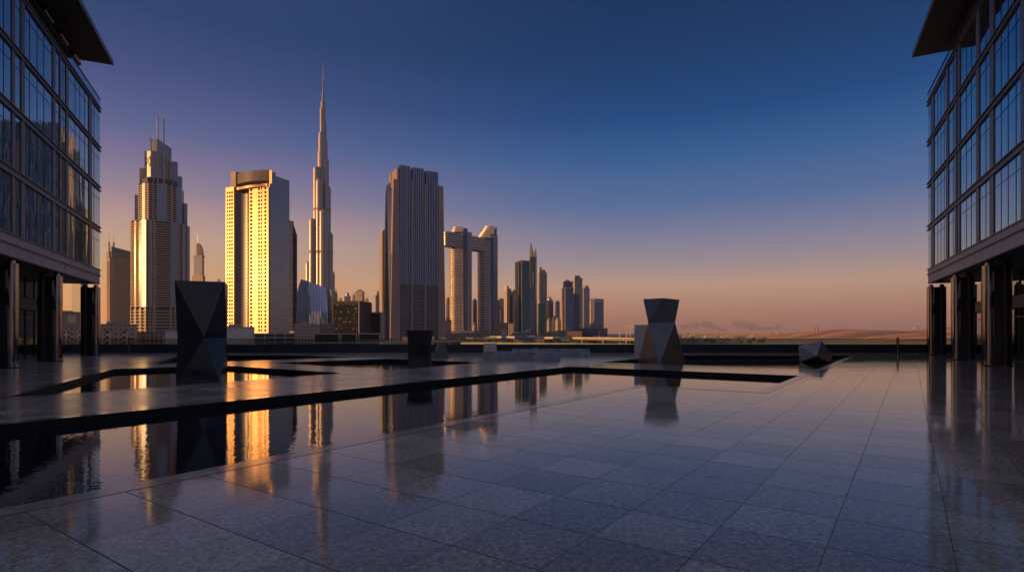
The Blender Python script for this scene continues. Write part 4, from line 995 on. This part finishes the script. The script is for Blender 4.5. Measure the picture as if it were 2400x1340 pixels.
# --- low city between terrace and towers
def low(label, pxL, pxR, top, Y, mat, extra=None, bot=None, dpt=16, cat='building', name='low_building'):
    pc = (pxL+pxR)/2; e = facing_empty(name, label, cat, pc, Y, G); S = F*math.hypot(X(pc,Y),Y)/Y**2
    w = (pxR-pxL)/S/2; h = Z(top,Y)-G
    MB().box(-w,w,0,dpt,0,h).build('walls', M[mat], e)
    MB().box(-w-.25,w+.25,-.25,dpt+.25,h+.01,h+.7).build('roof_edge', M['grey_wall'], e)
    if extra == 'plant': MB().box(-w*.5,w*.2,3,dpt-3,h+.71,h+2.6).build('roof_plant', M['grey_wall'], e)
    if extra == 'bays':
        k_ = max(2, int(w*2/7)); b = MB()
        for i in range(k_):
            x = -w+(2*w)*(i+.5)/k_; b.box(x-1.6,x+1.6,-1.2,-.02,0,h-1.2)
        b.build('bay', M['tan_grid'], e)
    if extra == 'frames':
        b = MB(); k_ = max(2, int(w*2/6))
        for i in range(k_+1): x = -w+2*w*i/k_; b.box(x-.35,x+.35,-.7,-.02,0,h)
        b.box(-w,w,-.7,-.02,h-.8,h-.01) if False else None
        b.build('frame', M['brown_stone'], e)
    return e
M['pink_wall'] = facade('pink_render_houses', (.42,.29,.22), (.17,.13,.11), 3.4, 3.0, (.3,.75), (.25,.7), gm=.2)
low('wide dim hall on the horizon under the left office building', 120, 205, 731, 1100, 'brown_grid', 'plant')
low('bright sunlit cube under the left office building', 158, 179, 739, 800, 'white_wall', 'plant')
low('flat pinkish wall block behind the railing under the left office building', 120, 205, 758, 520, 'pink_wall', None)
low('row houses with window bays seen between two columns of the left office building', 140, 203, 768, 400, 'pink_wall', 'bays')
low('pinkish apartment row left of the twin mast tower', 226, 322, 761, 470, 'pink_wall', 'plant')
low('small apartment house with projecting bays below the brown masted tower', 236, 312, 771, 390, 'pink_wall', 'bays')
low('dark low podium below the twin mast tower', 306, 420, 779, 500, 'brown_grid', 'frames')
low('bright cream box building left of the black hourglass sculpture', 387, 420, 777, 440, 'white_wall', 'plant')
low('pale rendered block with small windows right of the black hourglass sculpture', 515, 597, 768, 420, 'white_wall', 'plant')
low('grey service yard walls below the golden cream tower', 597, 692, 783, 410, 'louvre_grey', 'frames')
low('brown gridded apartment block left of the pavilion of framed bays', 689, 746, 760, 560, 'pink_wall', 'plant')
low('red brown framed block below the striped blue glass block', 750, 781, 760, 580, 'brown_grid', 'frames')
low('pale hall at the foot of the twin towers', 1046, 1170, 782, 900, 'brown_grid', 'plant')
low('dark panel billboard building right of the twin towers', 1166, 1191, 757, 900, 'brown_grid', None)
low('small bright orange cube below the dark billboard building', 1175, 1187, 772, 760, 'tan_plain', None)
low('pale round cornered block right of the dark billboard', 1191, 1203, 758, 1000, 'tan_plain', None)
low('long dim low block in front of the framed dark blue tower', 1283, 1364, 777, 1100, 'brown_grid', 'plant')
low('dark flat roofed mall below the rounded grey tower', 1355, 1424, 769, 1300, 'navy_curtain', 'plant')
low('second dim long block before the two small orange towers', 1262, 1310, 780, 1000, 'brown_grid', None)
# curved metro station roof
Y = 780; e = facing_empty('station_roof', 'grey winged station roof sweeping up to the right', 'station', 1222, Y, G); S_ = F*math.hypot(X(1222,Y),Y)/Y**2
p_ = lambda px: (px-1222)/S_; h_ = lambda py: Z(py,Y)-G
prof = [(1196,787),(1204,780),(1214,777),(1226,777.5),(1236,776),(1247,771),(1246,774),(1238,781),(1228,782),(1214,781.5),(1206,784),(1200,788)]
n_ = len(prof); b = MB(); b.add([(p_(a),0,h_(c)) for a, c in prof]+[(p_(a)-4,24,h_(c)) for a, c in prof], [tuple(range(n_)), tuple(range(2*n_-1,n_-1,-1))]+[(i,(i+1)%n_,n_+(i+1)%n_,n_+i) for i in range(n_)])
b.build('roof_shell', M['grey_wall'], e); MB().box(p_(1206),p_(1240),4,20,0,h_(783)).build('hall', M['grey_curtain'], e)
# viaducts
M['road_conc'] = plain('road_concrete', (.50,.40,.30), .7, scale=.05)
def viaduct(name, label, a, c, z, wdt, depth, step, rail_h=1.1, cat='viaduct'):
    A, Cc = Vector(a), Vector(c); d = Cc-A; ln = d.length; e = empty(name, label, cat, (A.x, A.y, G), math.atan2(d.y, d.x))
    zl = z-G
    MB().box(0,ln,0,wdt,zl-depth,zl).build('deck', M['road_conc'], e)
    MB().box(0,ln,-.3,.0-.002,zl-depth*.7,zl+rail_h).build('parapet', M['white_wall'], e); MB().box(0,ln,wdt+.002,wdt+.3,zl-depth*.7,zl+rail_h).build('parapet', M['white_wall'], e)
    x = step*.3
    while x < ln:
        MB().box(x-1,x+1,wdt*.35,wdt*.65,0,zl-depth-.01).build('pier', M['road_conc'], e); x += step
    return e
P2 = lambda px, Y: (X(px,Y), Y)
va = viaduct('elevated_viaduct', 'upper sunlit elevated viaduct running right across below the far towers', P2(1115,930), P2(1520,570), -5.6, 9, 2.0, 40)
vb = viaduct('elevated_road', 'lower elevated road rising from the black waisted sculpture', P2(893,495), P2(1250,900), -8.2, 9, 1.6, 45)
vc = viaduct('slip_road', 'low slip road with golden kerbs under the upper viaduct', P2(1080,560), P2(1500,470), -9.4, 8, 1.3, 45)
# gantry frame, golden
e = facing_empty('gate_frame', 'golden steel portal frame standing on the viaduct left of the grey sculpture', 'frame', 1470, 640, G); S_ = F*math.hypot(X(1470,640),640)/640**2
p_ = lambda px: (px-1470)/S_; h_ = lambda py: Z(py,640)-G
b = MB()
for a, t_ in ((1452,768),(1469,762),(1477,762),(1490,762)): b.box(p_(a)-.5,p_(a)+.5,-.5,.5,0,h_(t_))
b.build('post', M['white_wall'], e)
b = MB(); b.bar((p_(1451),0,h_(768)),(p_(1469),0,h_(762)),.55); b.box(p_(1467),p_(1505),-.7,.7,h_(763),h_(760.5)); b.box(p_(1467),p_(1505),-.5,.5,h_(767.5),h_(766)); b.bar((p_(1451),0,h_(773)),(p_(1469),0,h_(766)),.35); b.build('beam', M['white_wall'], e)
# street lamps on the upper viaduct
lamp = None
for i, f in enumerate((.12,.25,.36,.47,.58,.69,.80,.91)):
    A, Cc = Vector(P2(1115,930)), Vector(P2(1520,570)); p = A+(Cc-A)*f+Vector((2,5))
    if lamp is None:
        lamp = empty('street_lamp', 'thin street lamp in the row along the upper viaduct', 'street lamp', (p.x,p.y,-5.6), 0, 'street lamps along the upper viaduct')
        MB().cyl(0,0,.16,0,8,8,.1).build('pole', M['fin'], lamp); MB().box(-1.6,1.6,-.12,.12,8,8.2).build('arm', M['fin'], lamp)
    else:
        c = lamp.copy(); C.objects.link(c); c.location = (p.x,p.y,-5.6)
        for ch in lamp.children[:]:
            q_ = ch.copy(); C.objects.link(q_); q_.parent = c
# mast
e = facing_empty('radio_mast', 'thin solitary radio mast rising over the far low town', 'mast', 1862, 2200, G)
h_ = lambda py: Z(py,2200)-G
MB().cyl(0,0,1.6,0,h_(757),8,.8).build('pole', M['brown_stone'], e); MB().box(-4,4,-.5,.5,h_(759.5),h_(758.6)).build('cross_arm', M['brown_stone'], e)
for a, c, top, lab in ((1907,1911,770,'left one of two tiny pale towers on the far right horizon'),(1914,1918,769,'right one of two tiny pale towers on the far right horizon'),(2144,2147.5,766,'left one of two faint grey towers fading above the dunes'),(2149,2152.5,765,'right one of two faint grey towers fading above the dunes')):
    slim(lab, a, a+.6, c, top, 4200, -35, 'tan_plain', 'plant')
# far town: many small houses that read as one mass
rng = random.Random(11); b = MB()
for i in range(900):
    Y = rng.uniform(2300, 5600); px = rng.uniform(1560, 2260); x = X(px, Y); s_ = rng.uniform(8, 26); h = rng.uniform(4, 11)*(1.8 if rng.random() < .06 else 1)
    if 1880 < px and Y < 2900: continue
    b.box(x-s_, x+s_, Y, Y+s_*1.2, G, G+h)
o = b.build('distant_town', M['tan_plain']); tag(o, 'far low town of pale houses scattered along the right horizon', 'town', None, 'stuff')
b = MB()
for i in range(260):
    Y = rng.uniform(900, 2600); px = rng.uniform(560, 1290); x = X(px, Y); s_ = rng.uniform(6, 16); h = rng.uniform(6, 16)
    b.box(x-s_, x+s_, Y, Y+s_*1.5, G, G+h)
for i in range(170):
    Y = rng.uniform(620, 1300); px = rng.uniform(1030, 1480); x = X(px, Y); s_ = rng.uniform(3, 9); h = rng.uniform(7, 17)
    b.box(x-s_, x+s_, Y, Y+s_*1.5, G, G+h)
o = b.build('low_city', M['tan_grid']); tag(o, 'low city blocks filling the ground between the tower bases', 'town', None, 'stuff')
# distant trees: dark leafy mass
M['leaf'] = plain('dark_foliage', (.06,.06,.045), .8, scale=.3, var=.4)
b = MB()
def clump(cx, cy, cz, r, n=46):
    for _ in range(n):
        v = Vector((rng.gauss(0,1),rng.gauss(0,1),rng.gauss(0,.8))); v = v.normalized()*r*rng.uniform(.35,1); p = Vector((cx,cy,cz))+v
        a = Vector((rng.gauss(0,1),rng.gauss(0,1),rng.gauss(0,1))).normalized()*r*.28; c = a.orthogonal().normalized()*r*.22
        b.add([tuple(p+a),tuple(p+c),tuple(p-a),tuple(p-c)], [(0,1,2,3)])
for i in range(150):
    Y = rng.uniform(760, 1200); px = rng.uniform(1270, 1480); r = rng.uniform(4, 9)
    clump(X(px,Y), Y, G+r*.7+rng.uniform(0,3), r)
for i in range(45):
    Y = rng.uniform(1100, 2000); px = rng.uniform(1590, 1800); r = rng.uniform(3, 6); clump(X(px,Y), Y, G+r*.6, r, 30)
for i in range(60):
    Y = rng.uniform(430, 800); px = rng.uniform(1040, 1500); r = rng.uniform(2, 4); clump(X(px,Y), Y, G+r*.8, r, 36)
o = b.build('distant_trees', M['leaf']); tag(o, 'dark belt of distant trees behind the viaduct', 'trees', None, 'stuff')

# ------------------------------------------------------------------ smoke and haze
def vol(name, col, dens, aniso=0.0):
    m = bpy.data.materials.new(name); m.use_nodes = True; n = m.node_tree; n.nodes.clear()
    v = nd(n, 'ShaderNodeVolumePrincipled'); v.inputs['Color'].default_value = col; v.inputs['Density'].default_value = dens; v.inputs['Anisotropy'].default_value = aniso
    o = nd(n, 'ShaderNodeOutputMaterial'); L(n, v.outputs[0], o.inputs['Volume']); return m
HAZE = True
if HAZE:
    hz_ = MB().box(-3500, 7500, -60, 7500, G-1.5, 860).build('haze', vol('warm_haze', (.45,.60,.76,1), 4.2e-5, .0))
    hz_['kind'] = 'stuff'; hz_['label'] = 'thin warm dusk haze lying over the whole city'; hz_['category'] = 'haze'
smk = vol('grey_smoke', (.34,.28,.28,1), .0045)
def plume(label, blobs, Y):
    e = bpy.data.objects.new('smoke_plume', None); bm = bmesh.new()
    for px, py, rx, rz in blobs:
        c = Vector((X(px,Y), Y+rng.uniform(-30,30), Z(py,Y))); k_ = Y/F
        r_ = bmesh.ops.create_icosphere(bm, subdivisions=3, radius=1)
        for v in r_['verts']:
            nz = 1+.35*mnoise.fractal(v.co*1.6+c*.01, 1, 2, 4)
            v.co = Vector((c.x+v.co.x*rx*k_*nz, c.y+v.co.y*rx*k_*.8*nz, max(G+.3, c.z+v.co.z*rz*k_*nz)))
    me = bpy.data.meshes.new('smoke_plume'); bm.to_mesh(me); bm.free(); me.materials.append(smk)
    o = bpy.data.objects.new('smoke_plume', me); C.objects.link(o); tag(o, label, 'smoke', None, 'stuff'); bpy.data.objects.remove(e)
plume('left low bank of grey smoke over the far town', [(1608,766,14,6),(1630,762,16,8),(1655,760,18,9),(1672,766,16,6),(1640,752,5,4),(1652,750,5,5),(1690,772,14,4)], 4300)
plume('middle rounded puff of grey smoke over the far town', [(1722,757,10,8),(1740,760,14,9),(1758,764,16,8),(1775,769,16,5)], 4400)
plume('right small wisp of grey smoke over the far town', [(1800,770,14,4),(1814,763,6,7),(1826,767,10,4)], 4500)
